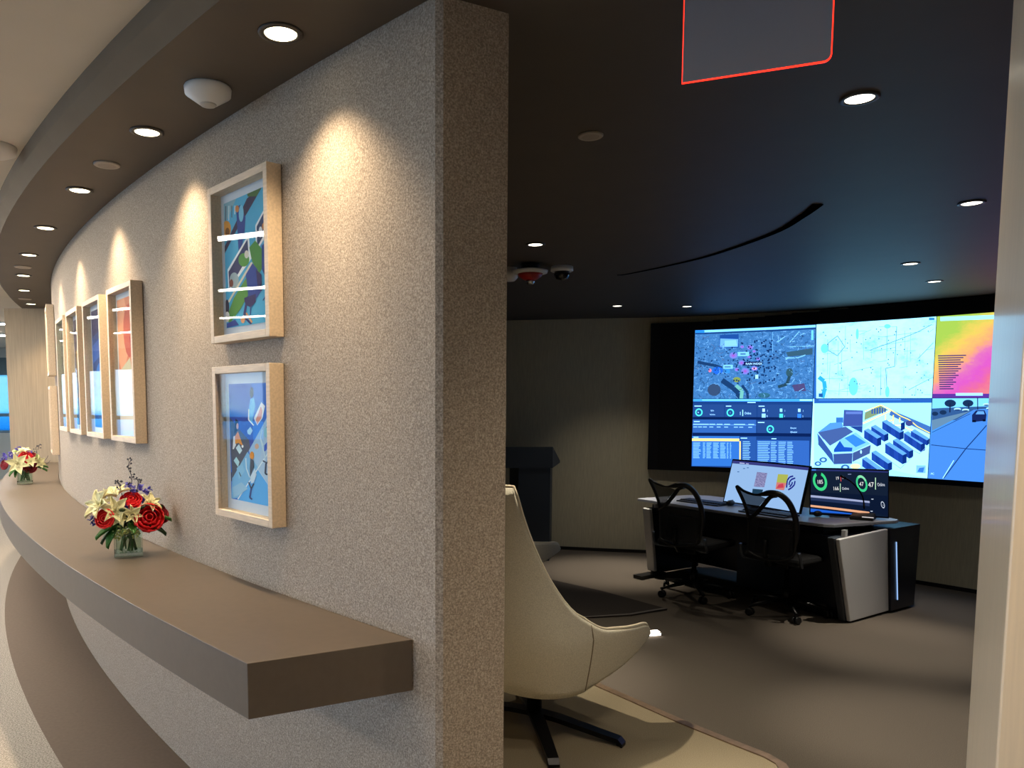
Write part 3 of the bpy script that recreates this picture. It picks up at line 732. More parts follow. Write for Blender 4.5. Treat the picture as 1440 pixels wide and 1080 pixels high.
# subdivide u lines exactly where the wall folds
def fold(cv, s0, s1):
    for s in Lc:
        if s0 < s < s1:
            bmesh.ops.bisect_plane(cv.b, geom=cv.b.verts[:] + cv.b.edges[:] + cv.b.faces[:], plane_co=((s - s0) / (s1 - s0), 0, 0), plane_no=(1, 0, 0), dist=1e-6)
def fin(cv, name, s0, s1, z0, z1):
    bmesh.ops.triangulate(cv.b, faces=[f for f in cv.b.faces if len(f.verts) > 4]); fold(cv, s0, s1); return put(cv, name, s0, s1, z0, z1)
# screen 1: satellite map (drawing coordinates = 8x crop)
c = Canvas([(65, 70), (1435, 28), (1405, 850), (42, 850)], E_)
c.bg(tex_screen('satellite_map', [(.30, '#12304e'), (.41, '#2c6088'), (.47, '#4f98c4'), (.53, '#3a7aa6'), (.60, '#86c4e4'), (.68, '#3f6c8a')], 26, detail=10, rough=.85, dist=.6))
c.line([(66, 85), (1435, 45)], 26, '#9fe0ff'); c.line([(66, 108), (1435, 70)], 16, '#1a4f86'); c.rect(66, 70, 170, 100, '#2f9cf0')
c.poly([(345, 125), (560, 118), (560, 272), (340, 278)], '#2360a4'); c.poly([(350, 165), (555, 175), (550, 262), (345, 266)], '#7cbce6'); c.poly([(400, 190), (530, 185), (545, 250), (400, 255)], '#9ad2f2')
rv = '#1f4d74'
c.line([(90, 430), (170, 450), (280, 470), (370, 500)], 34, rv); c.ell(320, 530, 62, 44, '#2a7ce0'); c.line([(370, 640), (500, 730), (560, 790), (560, 850)], 60, rv); c.line([(600, 700), (660, 780), (665, 850)], 30, rv)
c.line([(530, 700), (600, 760), (590, 850)], 40, '#7fc8a8')
c.ell(540, 635, 44, 30, '#7f9c50'); c.ell(280, 750, 76, 70, '#3f6078'); c.rect(400, 510, 460, 560, '#3fa0d8')
c.ell(1140, 560, 40, 50, '#3b6c6c'); c.line([(1140, 600), (1110, 690), (1010, 720)], 34, '#2e5a60'); c.poly([(1100, 330), (1400, 290), (1400, 360), (1120, 380)], '#3f6f78'); c.poly([(1170, 700), (1310, 680), (1330, 770), (1200, 770)], '#5a5a80'); c.ell(850, 815, 70, 30, '#3a8088')
c.line([(1000, 215), (1090, 150)], 8, '#9ad8f4'); c.line([(1140, 220), (1250, 100)], 8, '#9ad8f4'); c.line([(1090, 395), (1230, 395), (1320, 365)], 12, '#8ccfe0'); c.line([(1140, 270), (1420, 265)], 8, '#8ccfe0'); c.line([(945, 100), (945, 330)], 4, '#8ccff0')
for x, y, s in ((500, 360, 44), (595, 445, 36), (635, 540, 44), (690, 270, 34), (740, 510, 36), (600, 262, 22), (780, 400, 24), (540, 520, 26), (680, 375, 22), (735, 315, 20)):
    c.ell(x, y, s, s * .8, '#8f8fe0'); c.ell(x, y, s * .45, s * .35, '#b070c8')
c.ell(740, 510, 26, 12, '#f0a8b8'); c.ell(232, 528, 18, 22, '#d87fa0')
random.seed(3)
for i in range(150):
    x = random.gauss(800, 130); y = random.uniform(190, 680)
    if 430 < x < 1010: c.ell(x, y, 11, 11, '#16416e', 6)
for i in range(40): c.ell(random.uniform(80, 560), random.uniform(280, 620), 9, 9, '#1d4c7a', 6)
c.rect(550, 320, 680, 368, '#8fd4e8'); c.rect(580, 336, 640, 352, '#4d8cb0'); c.rect(385, 465, 495, 510, '#8fd4e8'); c.rect(400, 482, 470, 496, '#4d8cb0'); c.rect(620, 432, 822, 476, '#151a5a'); c.text('RAIN INDEX', 640, 467, 24, '#ffffff', 1.0); c.rect(750, 580, 785, 625, '#c8f0f8')
for i in range(26):
    x, y = random.uniform(960, 1400), random.uniform(120, 820); c.line([(x, y), (x + random.uniform(-60, 60), y + random.uniform(-40, 40))], 5, random.choice(['#a8def4', '#2f6a90', '#3d5f70']))
c.rect(1385, 90, 1410, 200, '#7fd8f8')
for i in range(150):
    x, y = random.uniform(70, 1390), random.uniform(130, 830)
    if 420 < x < 980 and y < 600: continue
    a_ = random.uniform(0, 3.14); l_ = random.uniform(14, 60)
    c.line([(x, y), (x + l_ * math.cos(a_), y + l_ * math.sin(a_)), (x + l_ * 1.5 * math.cos(a_ + .4), y + l_ * 1.5 * math.sin(a_ + .4))], 4, random.choice(['#9ad4f0', '#24587c', '#7fc0e0', '#1d4464', '#5f6c80']))
fin(c, 'screen', 4.33, 5.473, ZM + .002, ZT)
# screen 2: dashboard
c = Canvas([(40, 40), (1385, 36), (1355, 805), (20, 768)], E_)
c.bg('#20508a'); c.rect(0, 30, 1400, 66, '#4fb4f4'); c.rect(140, 44, 800, 58, '#8ad8ff'); c.rect(1240, 42, 1380, 58, '#c8ecff')
def wr(x0, y0, x1, y1, col): c.rect(x0, y0, x1, y1, col)
wr(36, 98, 388, 236, '#2b5b92'); wr(398, 98, 752, 236, '#2b5b92'); wr(764, 98, 1372, 244, '#2b5b92'); wr(36, 262, 748, 404, '#3a78b8'); wr(760, 268, 1368, 420, '#2b5b92'); wr(28, 440, 562, 764, '#3a86cc'); wr(572, 445, 750, 780, '#2f68a8'); wr(756, 480, 1350, 790, '#3a78bc')
wr(36, 234, 1370, 262, '#0d2c5c'); wr(34, 404, 1366, 438, '#0d2c5c')
for x, y in ((104, 184), (458, 186), (908, 362)):
    c.ring(x, y, 28, 42, '#5ff0c8'); 
c.text('96', 88, 192, 15, '#e8f8ff'); c.text('1', 452, 194, 15, '#e8f8ff'); c.text('100', 886, 369, 13, '#e8f8ff')
c.text('1', 560, 212, 38, '#e8fff8'); c.line([(598, 155), (598, 222)], 9, '#c8f8e0'); c.text('Online', 618, 204, 26, '#e8f8ff', .75)
c.text('0|On', 235, 172, 16, '#e8f8ff'); c.text('96|Online', 225, 214, 14, '#e8f8ff'); c.text('0|Inactive', 1135, 355, 16, '#e8f8ff'); c.text('0|Disabled', 1135, 398, 16, '#e8f8ff')
for x, y, w_ in ((54, 118, 80), (408, 118, 60), (776, 118, 66), (48, 285, 66), (768, 292, 74), (44, 455, 56), (575, 462, 74), (650, 78, 92), (922, 466, 56)): c.rect(x, y - 6, x + w_, y + 3, '#d8f0ff')
for i, (x, cl_) in enumerate(((832, '#e8f8ff'), (1030, '#b8f4e8'), (1236, '#d8f0ff'))):
    c.rect(x - 20, 196, x + 22, 238, ['#b8e8ff', '#58e0c0', '#3f98ff'][i]); c.text('8' if i == 0 else '12'[i - 1], x + 34, 232, 20, '#d8f0ff')
    c.rect(x - 14, 142, x + 14, 176, cl_); c.text('1', x + 38, 174, 20, '#d8f0ff')
c.rect(28, 466, 560, 494, '#f0dc78'); c.rect(562, 494, 576, 760, '#f0dc78')
random.seed(5)
for r_ in range(14):
    y = 512 + r_ * 14.6
    if r_ < 12:
        for x0, x1 in ((40, 130), (150, 178), (190, 250), (265, 330), (345, 408), (420, 440), (455, 472)):
            c.rect(x0, y, x0 + (x1 - x0) * random.uniform(.7, 1), y + 6, '#a6d8f6')
    for x0, x1 in ((600, 684), (768, 905), (915, 980), (1002, 1085), (1102, 1170)):
        c.rect(x0, y - 16 + r_ * 4.0, x0 + (x1 - x0) * random.uniform(.8, 1.05), y - 9 + r_ * 4.0, '#a6d8f6')
for x in (42, 95, 150, 222, 305, 390, 500, 560, 662):
    c.rect(x, 308, x + 66, 316, '#b8e0f8'); c.rect(x, 338, x + 44, 346, '#b8e0f8')
c.rect(36, 316, 748, 322, '#78b4e4')
fin(c, 'screen', 4.33, 5.473, ZB, ZM - .002)
# screen 3: pale street map   (crop px in 1200x1080 of 1140..1440 x 430..700, 4x)
c = Canvas([(35, 108), (706, 66), (684, 515), (20, 515)], E_)
c.bg(tex_screen('pale_street_map', [(.3, '#8fe6f2'), (.45, '#d2fafa'), (.6, '#e4fff8'), (.72, '#c4f2ec')], 5, detail=6))
c.rect(0, 100, 36, 520, '#2f78c0')
random.seed(9)
for i in range(46):
    x, y = random.uniform(60, 660), random.uniform(110, 490)
    if random.random() < .5: c.line([(x, y), (x + random.uniform(-4, 4), min(500, y + random.uniform(40, 200)))], 2.2, '#7fc0c0')
    else: c.line([(x, y), (min(690, x + random.uniform(40, 220)), y + random.uniform(-30, 8))], 2.2, '#7fc0c0')
c.line([(330, 250), (470, 200), (600, 150), (680, 110)], 4, '#6fb4b8'); c.line([(480, 120), (470, 340), (420, 350), (430, 500)], 4, '#6fb4b8'); c.line([(100, 210), (150, 170), (190, 230), (150, 280), (100, 250), (100, 210)], 4, '#6fb4b8'); c.line([(550, 470), (690, 400)], 4, '#7fc0c0'); c.line([(600, 300), (690, 210)], 4, '#7fc0c0')
for x, y, a_, b2_ in ((428, 118, 18, 12), (80, 240, 20, 26), (260, 160, 8, 30), (240, 450, 26, 50), (430, 480, 12, 30)): c.ell(x, y, a_, b2_, '#7fe0ee')
c.line([(50, 398), (78, 420), (84, 460), (70, 512)], 22, '#38bcd8')
for i in range(70): c.ell(random.uniform(60, 680), random.uniform(110, 500), 4, 4, '#4f9ea4', 5)
c.rect(664, 72, 696, 86, '#3f9cc0'); c.rect(50, 488, 72, 508, '#2a6ea8'); c.rect(640, 494, 680, 500, '#b8e4e4')
fin(c, 'screen', 5.478, 6.477, ZM + .002, ZT)
# screen 4: isometric server room (crop 1440x720 of 1140..1400 x 555..685, 5.54x)
c = Canvas([(18, 20), (943, 22), (913, 640), (0, 590)], E_)
c.bg('#bff2f8'); c.rect(0, 18, 960, 56, '#2f74bc'); c.rect(60, 26, 700, 34, '#4f9cd8'); c.rect(0, 18, 26, 660, '#e8fffc')
c.poly([(26, 56), (940, 56), (940, 220), (620, 100), (540, 70), (400, 130), (26, 260)], '#c4f6f8')
c.poly([(410, 260), (600, 110), (930, 300), (910, 640), (560, 560), (300, 500)], '#d2f6ee')
c.poly([(620, 110), (935, 240), (930, 300), (610, 150)], '#4c84ba'); c.poly([(420, 130), (540, 75), (600, 110), (415, 190)], '#7f9c70')
for i in range(6): c.rect(470 + i * 20, 90 + abs(i - 3) * 4, 482 + i * 20, 140, '#3a6cae')
c.line([(405, 215), (620, 115)], 12, '#f4ec90'); c.line([(620, 110), (700, 160), (760, 185), (800, 215), (830, 240), (930, 290)], 7, '#f0e468'); c.line([(580, 150), (580, 200), (640, 190), (640, 230), (700, 230), (770, 262), (820, 280)], 7, '#f0e468'); c.line([(640, 150), (640, 190)], 10, '#f0e468'); c.line([(690, 170), (690, 205)], 10, '#f0e468'); c.line([(420, 120), (545, 72), (620, 110)], 7, '#f0e468')
c.ell(765, 215, 30, 22, '#4a5a90')
c.poly([(255, 108), (405, 114), (402, 235), (250, 238)], '#4868a8'); c.rect(270, 122, 395, 142, '#6f90c8'); c.poly([(300, 238), (402, 236), (400, 290), (380, 280)], '#28549c'); c.rect(195, 168, 250, 210, '#3f88c8')
c.poly([(50, 290), (150, 210), (240, 205), (250, 240), (100, 340), (60, 360)], '#5fa8dc'); c.poly([(55, 285), (270, 240), (330, 280), (150, 390)], '#4f74a4'); c.line([(52, 285), (178, 452), (325, 444), (468, 380)], 8, '#bfe0ea')
c.poly([(60, 300), (170, 455), (180, 530), (110, 440), (60, 380)], '#3c6aa6'); c.poly([(176, 455), (326, 448), (322, 530), (180, 535)], '#42669c'); c.poly([(328, 446), (468, 384), (460, 450), (326, 516)], '#4a6a98'); c.ell(392, 438, 7, 14, '#d8f8f8')
c.poly([(220, 345), (350, 285), (465, 375), (325, 440), (245, 405)], '#8fd0e8'); c.poly([(262, 330), (330, 300), (430, 365), (350, 400)], '#3f98e0'); c.poly([(180, 420), (225, 350), (260, 400), (325, 405), (320, 435), (180, 440)], '#1e64c4')
def rack(x, y, n_, dx=34, dy=22, h=58, w_=32):
    for i in range(n_):
        X, Y = x + dx * i, y + dy * i
        c.poly([(X, Y), (X + dx, Y + dy), (X + dx, Y + dy + h), (X, Y + h)], '#1c4ea4' if i % 2 else '#2558b0')
    c.poly([(x, y), (x + w_, y - 14), (x + w_ + dx * n_, y - 14 + dy * n_), (x + dx * n_, y + dy * n_)], '#6fb4e0')
    c.poly([(x + dx * n_, y + dy * n_), (x + dx * n_ + w_, y - 14 + dy * n_), (x + dx * n_ + w_, y - 14 + dy * n_ + h), (x + dx * n_, y + dy * n_ + h)], '#0f3a84')
rack(555, 200, 4); rack(470, 240, 3, h=52); rack(415, 268, 3, h=62); rack(725, 290, 4, h=60); rack(780, 275, 4, dx=32, dy=18, h=40); rack(640, 345, 4, dx=32, dy=22, h=56); rack(580, 375, 4, h=70); rack(475, 440, 4, dx=32, h=60); rack(402, 490, 5, dx=34, dy=24, h=60); rack(700, 215, 0)
c.line([(580, 480), (700, 565), (800, 470)], 4, '#8fb8dc'); c.line([(725, 385), (850, 450), (925, 380)], 4, '#8fb8dc')
for x, y, s in ((60, 530, 26), (100, 500, 30), (270, 560, 34)): c.ell(x, y, s, s * .7, '#3c7cb0'); c.ell(x, y, s * .5, s * .35, '#bfe8f4')
c.ell(350, 550, 40, 20, '#d8ec98'); c.rect(825, 540, 900, 600, '#8fc8f0'); c.poly([(835, 590), (850, 560), (890, 555), (880, 595)], '#3f8cd0')
fin(c, 'screen', 5.478, 6.477, ZB, ZM - .002)
# screen 5: heat map
c = Canvas([(708, 64), (1028, 34), (1000, 510), (690, 512)], E_)
S5 = 7.55
hm = tex_screen('heat_map', [(0, '#d89068'), (.22, '#d8688c'), (.34, '#d058b8'), (.44, '#d070a8'), (.54, '#dc9c68'), (.68, '#ccb850'), (.82, '#94bc48')], 7, detail=4)
ht = hm.node_tree; rn = [x for x in ht.nodes if x.type == 'VALTORGB'][0]; nn_ = [x for x in ht.nodes if x.type == 'TEX_NOISE'][0]; tn = [x for x in ht.nodes if x.type == 'TEX_COORD'][0]
sp = ht.nodes.new('ShaderNodeSeparateXYZ'); ma = ht.nodes.new('ShaderNodeMath'); ma.operation = 'MULTIPLY_ADD'; ma.inputs[1].default_value = -1.35
mb_ = ht.nodes.new('ShaderNodeMath'); mb_.operation = 'MULTIPLY_ADD'; mb_.inputs[1].default_value = .45
mc = ht.nodes.new('ShaderNodeMath'); mc.operation = 'MULTIPLY_ADD'; mc.inputs[1].default_value = .62; mc.inputs[2].default_value = .27
ht.links.new(tn.outputs['UV'], sp.inputs[0]); ht.links.new(sp.outputs[0], ma.inputs[0]); ht.links.new(sp.outputs[1], ma.inputs[2])
ht.links.new(nn_.outputs[0], mb_.inputs[0]); ht.links.new(ma.outputs[0], mb_.inputs[2]); ht.links.new(mb_.outputs[0], mc.inputs[0]); ht.links.new(mc.outputs[0], rn.inputs[0])
c.bg(hm)
c.line([(1000, 280), (960, 340), (945, 380), (940, 440)], 5, '#ffe8f0'); c.line([(915, 215), (990, 215)], 4, '#f4c890')
c.rect(715, 68, 870, 90, '#bff0f0')
for i in range(16): c.rect(706, 280 + i * 12, 706 + 60 - 2 * i - (i % 3) * 4, 286 + i * 12, '#4a3f78')
c.rect(690, 490, 1005, 512, '#6a3fa0'); c.rect(740, 486, 796, 500, '#c8f4f8')
fin(c, 'screen', 6.482, 7.55, ZM + .002, ZT)
# screen 6: road camera (crop px 1440x720)
c = Canvas([(945, 22), (1900, 22), (1860, 720), (912, 640)], E_)
c.bg('#4fa0e0'); c.poly([(940, 22), (1950, 22), (1950, 110), (940, 120)], '#8fd8f0'); c.poly([(940, 100), (1100, 90), (1400, 80), (1900, 100), (1900, 130), (940, 200)], '#3a6c94')
c.poly([(938, 190), (1180, 120), (940, 270)], '#6f98a0'); c.poly([(935, 300), (1200, 110), (1390, 90), (1900, 90), (1900, 720), (905, 640)], '#5098d8')
for x, y, r_ in ((1055, 60, 36), (1165, 60, 34), (1010, 130, 22), (960, 140, 20)): c.ell(x, y, r_, r_ * .8, '#1d3f5c')
c.line([(1055, 60), (1052, 130)], 8, '#1d3050'); c.line([(1168, 60), (1170, 100)], 8, '#1d3050'); c.line([(1225, 22), (1225, 110)], 6, '#1d3050')
for x, y in ((1150, 112), (1300, 100), (1330, 115), (1370, 95), (1280, 70), (1100, 105)): c.ell(x, y, 22, 10, '#d8f0f8'); c.ell(x, y + 6, 18, 5, '#284a70')
c.poly([(1190, 150), (1215, 115), (1268, 115), (1280, 150), (1275, 195), (1190, 205)], '#1b3260'); c.poly([(1212, 145), (1225, 122), (1262, 122), (1268, 145)], '#6fb0dc'); c.rect(1192, 190, 1214, 206, '#081428'); c.rect(1256, 184, 1274, 200, '#081428')
c.line([(1280, 230), (1150, 410), (1010, 640)], 7, '#1f4c80'); c.line([(1075, 500), (1005, 640)], 6, '#bfe4f4'); c.line([(935, 380), (1150, 410), (1500, 440)], 6, '#1f4c80'); c.line([(940, 285), (1180, 140)], 4, '#1f4c80')
c.text('PC', 930, 612, 16, '#e8f8ff')
fin(c, 'screen', 6.482, 7.55, ZB, ZM - .002)

# ---------------------------------------------------------------- LECTERN
lec = empty('lectern', (1.13, 8.15, ZF)); tag(lec, 'tall dark blue-grey lectern with a slanted top by the back wall', 'lectern')
M_lec = mat('slate_blue_laminate', '#1b2632', .5)
q = MB(); q.prism([(-.35, .28), (-.30, -.20), (.03, -.20), (.095, .10), (.095, .28)], .0, 1.02); q.build('column', M_lec, lec)
q = MB()
bb = bmesh.new()
T8 = [bb.verts.new(v) for v in ((-.48, -.22, 1.20), (.05, -.22, 1.20), (.20, .25, 1.02), (-.48, .25, 1.02), (-.48, -.22, .98), (.05, -.22, .98), (.20, .25, 1.0), (-.48, .25, .98))]
for f in ((0, 1, 2, 3), (7, 6, 5, 4), (0, 4, 5, 1), (1, 5, 6, 2), (2, 6, 7, 3), (3, 7, 4, 0)): bb.faces.new([T8[i] for i in f])
bmesh.ops.recalc_face_normals(bb, faces=bb.faces); q.merge(bb); q.build('top', M_lec, lec)

# ---------------------------------------------------------------- DARK WEDGE: flat sheet standing in for an unclear low platform
q = MB(); wp = [(.2, 7.0), (1.0, 7.10), (1.43, 6.62), (1.83, 6.03), (1.50, 5.86), (.9, 5.75), (.2, 5.8)]
q.prism(wp, ZF + .001, ZF + .012)
rg = q.build('wedge', [M_wedge]); tag(rg, 'flat dark grey pointed rug on the carpet behind the lounge chair', 'wedge')
q = MB(); q.prism([(1.80, 6.045), (1.835, 6.03), (1.50, 5.855), (1.1, 5.775), (1.1, 5.79), (1.49, 5.88)], ZF + .0122, ZF + .016); q.build('wedge_edge', mat('grey_wedge_edge', '#5f5a58', .8), rg)

# ---------------------------------------------------------------- LOUNGE CHAIRS
def lounge(name='lounge_chair'):
    t_ = empty(name, (0, 0, 0))
    # local: +X = facing, hub at origin
    def ucurve(a):            # a in [-1,1]; plan of the shell rim, unit
        s = abs(a); sg = 1 if a > 0 else -1
        if s < .45:
            ph = s / .45 * PI / 2
            x = -.10 - .27 * math.cos(ph) ** .75 if ph < PI / 2 - 1e-6 else -.10; y = .345 * math.sin(ph) ** .9
        else:
            k = (s - .45) / .55; x = -.10 + .53 * k; y = .345 + .03 * math.sin(k * PI) - .04 * k * k
        return x, sg * y
    def top(a):
        s = abs(a)
        if s < .16: h = 1.135
        else:
            k = min(1, (s - .16) / .42); h = .525 + .61 * (1 - k) ** 2.1
        if s > .5: h -= .055 * (s - .5) / .5
        if s > .86: h -= .045 * ((s - .86) / .14) ** 2.4
        return h
    def bot(a):
        s = abs(a)
        return .255 if s < .46 else .255 + .15 * ((s - .46) / .54) ** .9
    def P(u, v):
        a = u * 2 - 1; x, y = ucurve(a); z0, z1 = bot(a), top(a); z = z0 + (z1 - z0) * v
        lo = min(1, (z - .255) / .34); f = .86 + .14 * math.sin(max(0, lo) * PI / 2)
        hi = max(0, (z - .5) / .635)
        sx_ = (x + .05) * f; sy_ = y * f * (1 - .55 * hi ** .9)
        sx_ += .055 * hi if abs(a) < .7 else 0
        return Vector((sx_, sy_, z))
    def shade(u, v): return P(u, v)
    q = MB(); q.grid(P, 64, 14); q.build('shell', M_cushion, t_, solid=.03)
    q = MB(); q.tube([P(i / 80, 1) + Vector((0, 0, .006)) for i in range(81)], .0085, 6); q.build('piping', M_pipe, t_)
    for sgn in (0, 1):
        q = MB(); uu = .5 + (.5 - sgn) * .48
        pts = []
        for j in range(15):
            p = P(uu, j / 14); c_ = Vector((.1, 0, p.z)); d_ = (p - c_); d_.z = 0; pts.append(p + d_.normalized() * .0155)
        q.tube(pts, .003, 5); q.build('seam', mat('seam_thread', '#857a66', .9), t_)
    q = MB()                                   # closed underside
    ring_ = [P(i / 40, 0) for i in range(41)]
    bb = bmesh.new(); low = [bb.verts.new((p.x, p.y, p.z + .002)) for p in ring_]
    cc = bb.verts.new((.02, 0, .245))
    for i in range(40): bb.faces.new((low[i], low[i + 1], cc)).smooth = True
    q.merge(bb); q.build('underside', M_cushion, t_, solid=.012)
    q = MB(); q.box((.10, 0, .36), (.50, .50, .13), bev=.04); q.build('seat_cushion', M_cushion, t_)
    q = MB(); q.lathe([(.035, .05), (.035, .23), (.06, .25)], 20); q.build('column', M_blackm, t_)
    for k in range(4):
        ang = math.radians((-72, -126, 108, 54)[k]); q = MB()
        M_ = Matrix.Rotation(ang, 4, 'Z')
        bb = bmesh.new(); pr = [(0, .075, .03), (.12, .070, .030), (.41, .034, .024), (.43, .014, .024)]
        V = [[bb.verts.new((x, sy * w_, z_ + dz_)) for sy in (-1, 1) for dz_ in (0, -.022)] for x, z_, w_ in [(p[0], p[1], p[2]) for p in pr]]
        for a_, b2_ in zip(V, V[1:]):
            for i, j in ((0, 2), (2, 3), (3, 1), (1, 0)): bb.faces.new((a_[i], a_[j], b2_[j], b2_[i]))
        bb.faces.new((V[0][0], V[0][1], V[0][3], V[0][2])); bb.faces.new((V[-1][0], V[-1][2], V[-1][3], V[-1][1]))
        bmesh.ops.recalc_face_normals(bb, faces=bb.faces)
        q.merge(bb, M_); lg = q.build('leg', M_blackm, t_)
        q = MB(); q.lathe([(.014, 0), (.014, .008)], 12, M=M_ @ Matrix.Translation((.41, 0, 0))); q.build('foot_glide', M_black, lg)
    return t_
lc = lounge(); lc.location = (.445, 3.47, 0); lc.rotation_euler.z = math.radians(40)
tag(lc, 'cream high-backed lounge chair on a black four-star base beside the felt wall', 'lounge chair', 'lounge chairs')
l2 = copy_tree(lc); l2.location = (.47, 6.35, ZF + .013); l2.rotation_euler.z = math.radians(36)
tag(l2, 'farther cream lounge chair, only its arm showing before the lectern', 'lounge chair', 'lounge chairs')

# small bright floor patch beyond the arm, built as a glowing strip
t_ = empty('floor_strip', (1.50, 5.36, ZF)); t_.rotation_euler.z = math.radians(14); tag(t_, 'small glowing white strip on the floor beyond the lounge chair arm', 'lamp')
q = MB(); q.box((0, 0, .0125), (.17, .06, .025), bev=.004); q.build('body', M_whitep, t_)
q = MB(); q.box((0, 0, .027), (.15, .04, .006)); q.box((0, -.031, .013), (.15, .004, .014)); q.build('diffuser', mat('floor_strip_glow', '#ffffff', .5, emit='#fff2e0', estr=9), t_)

# ---------------------------------------------------------------- CONTROL DESK
dk = empty('control_desk', (1.92, 7.31, ZF), math.atan2(-.844, .536))
tag(dk, 'dark operator console desk with grey top and silver end panel', 'desk')
# local: x along the front edge (left to right), +y towards the video wall
q = MB(); top_p = [(-.02, .0), (.25, -.02), (.6, -.04), (1.15, -.045), (1.6, -.02), (1.84, .01), (1.90, .05), (2.04, .66), (2.03, .72), (1.96, .76), (.2, .76), (.06, .62)]
q.prism(top_p, .715, .74); q.build('desktop', M_desk, dk, bevel=.004)
q = MB()
q.box((1.02, .60, .40), (1.75, .03, .62)); q.box((.95, .30, .66), (1.7, .45, .06)); q.build('modesty_panel', M_navy, dk)
q = MB(); q.prism([(.85, .35), (1.55, .35), (1.55, .62), (.85, .62)], .03, .40); q.build('cable_box', mat('blue_black_panel', '#14253c', .35), dk)
def slab(mb, P_, x0, x1):
    bb = bmesh.new(); a_ = [bb.verts.new((x0, y, z_)) for y, z_ in P_]; b2_ = [bb.verts.new((x1, y, z_)) for y, z_ in P_]
    bb.faces.new(a_); bb.faces.new(b2_[::-1])
    for i in range(len(P_)): j = (i + 1) % len(P_); bb.faces.new((a_[j], a_[i], b2_[i], b2_[j]))
    bmesh.ops.recalc_face_normals(bb, faces=bb.faces); mb.merge(bb)
SH = Matrix.Shear('XY', 4, (0, 0))
# right end: silver slanted panel with a dark rim, black cabinet and LED line
q = MB(); slab(q, [(-.10, .66), (.57, .68), (.645, .02), (.10, .015)], 2.00, 2.03); pn = q.build('end_panel', M_silver, dk, bevel=.006)
q = MB(); slab(q, [(-.115, .665), (.0, .67), (.13, .02), (.085, .012)], 1.945, 1.999); q.build('panel_rim', mat('dark_grey_rim', '#3a3f48', .4), dk, bevel=.006)
q = MB(); slab(q, [(.0, .655), (.93, .67), (.92, .02), (.12, .02)], 1.55, 1.944); slab(q, [(.50, .675), (1.03, .68), (1.0, .02), (.50, .02)], 1.60, 1.998); slab(q, [(.575, .68), (1.03, .68), (1.0, .02), (.65, .02)], 2.0, 2.045); cb = q.build('cabinet', M_navy, dk)
q = MB(); slab(q, [(.665, .57), (.670, .57), (.733, .10), (.728, .10)], 2.0455, 2.052); q.build('led_strip', emis('#9fc8ff', 1.0), dk)
q = MB(); q.box((2.0, .02, .69), (.03, .03, .05)); q.build('support_post', M_silver, dk)
q = MB(); q.box((.16, .06, .69), (.03, .03, .05)); q.build('support_post', M_silver, dk)
q = MB(); slab(q, [(-.03, .66), (.01, .66), (.10, .05), (.06, .05)], .07, .16); q.build('leg_edge', M_silver, dk, bevel=.008)
q = MB(); slab(q, [(.01, .66), (.70, .66), (.70, .03), (.10, .03)], .08, .15); q.build('side_panel', M_navy, dk)
q = MB(); q.box((.14, .02, .02), (.10, .34, .03)); q.build('foot', M_black, dk)
def dpt(a_, b_, z_): return Vector((1.92 + .536 * a_ + .844 * b_, 7.31 - .844 * a_ + .536 * b_, ZF + z_))
# monitors
def monitor(p0, p1, zb, H_, tilt, cv, label):
    p0, p1 = Vector(p0), Vector(p1); mid = (p0 + p1) / 2; d = p1 - p0; W_ = d.length
    t_ = empty('curved_monitor', (mid.x, mid.y, ZF + .741), math.atan2(d.y, d.x)); tag(t_, label, 'monitor')
    zb -= ZF + .741
    ct, st_ = math.cos(tilt), math.sin(tilt); N = 12
    def S(u, v, k=0):
        x = (u - .5) * W_; sag = -.025 * (2 * u - 1) ** 2; h = H_ * v
        return Vector((x, sag + h * st_ - k * ct, zb + h * ct + k * st_ * 0))
    q = MB()
    bb = bmesh.new(); F_ = [[bb.verts.new(S(i / N, v, 0)) for v in (0, 1)] for i in range(N + 1)]; B_ = [[bb.verts.new(S(i / N, v, -.022)) for v in (0, 1)] for i in range(N + 1)]
    for i in range(N):
        bb.faces.new((F_[i][0], F_[i + 1][0], F_[i + 1][1], F_[i][1])); bb.faces.new((B_[i][1], B_[i + 1][1], B_[i + 1][0], B_[i][0]))
        bb.faces.new((F_[i][1], F_[i + 1][1], B_[i + 1][1], B_[i][1])); bb.faces.new((F_[i + 1][0], F_[i][0], B_[i][0], B_[i + 1][0]))
    for i in (0, N): bb.faces.new((F_[i][0], F_[i][1], B_[i][1], B_[i][0]))
    bmesh.ops.recalc_face_normals(bb, faces=bb.faces); q.merge(bb); q.build('housing', M_bezel, t_)
    mu, mv = .012, .03
    bmesh.ops.triangulate(cv.b, faces=[f for f in cv.b.faces if len(f.verts) > 4])
    def F(u, v, k):                     # flat facets between the fold lines, so layers never cross
        i = min(N - 1, int(u * N + 1e-7)); f_ = u * N - i; a_, b_ = [S(mu + (1 - 2 * mu) * j / N, mv + (1 - 2 * mv) * v, .0015 + k) for j in (i, i + 1)]
        return a_ * (1 - f_) + b_ * f_
    cv.build('screen', t_, F, N=N)
    q = MB(); q.box((0, .10, .006), (.26, .18, .012), bev=.004); q.box((0, .10 + .035, .12), (.05, .03, .23), bev=.004); q.build('stand', mat('light_grey_stand', '#8f98ac', .3, metal=.4), t_)
    return t_
c = Canvas([(218, 78), (1338, 170), (1195, 755), (118, 622)], lambda h: emis(h, .95))
c.bg('#9cc4f4'); c.poly([(215, 75), (1340, 165), (1336, 210), (212, 118)], '#3a3f86'); c.line([(310, 112), (380, 119)], 12, '#c8d0ff'); c.line([(400, 122), (440, 127)], 10, '#c8d0ff')
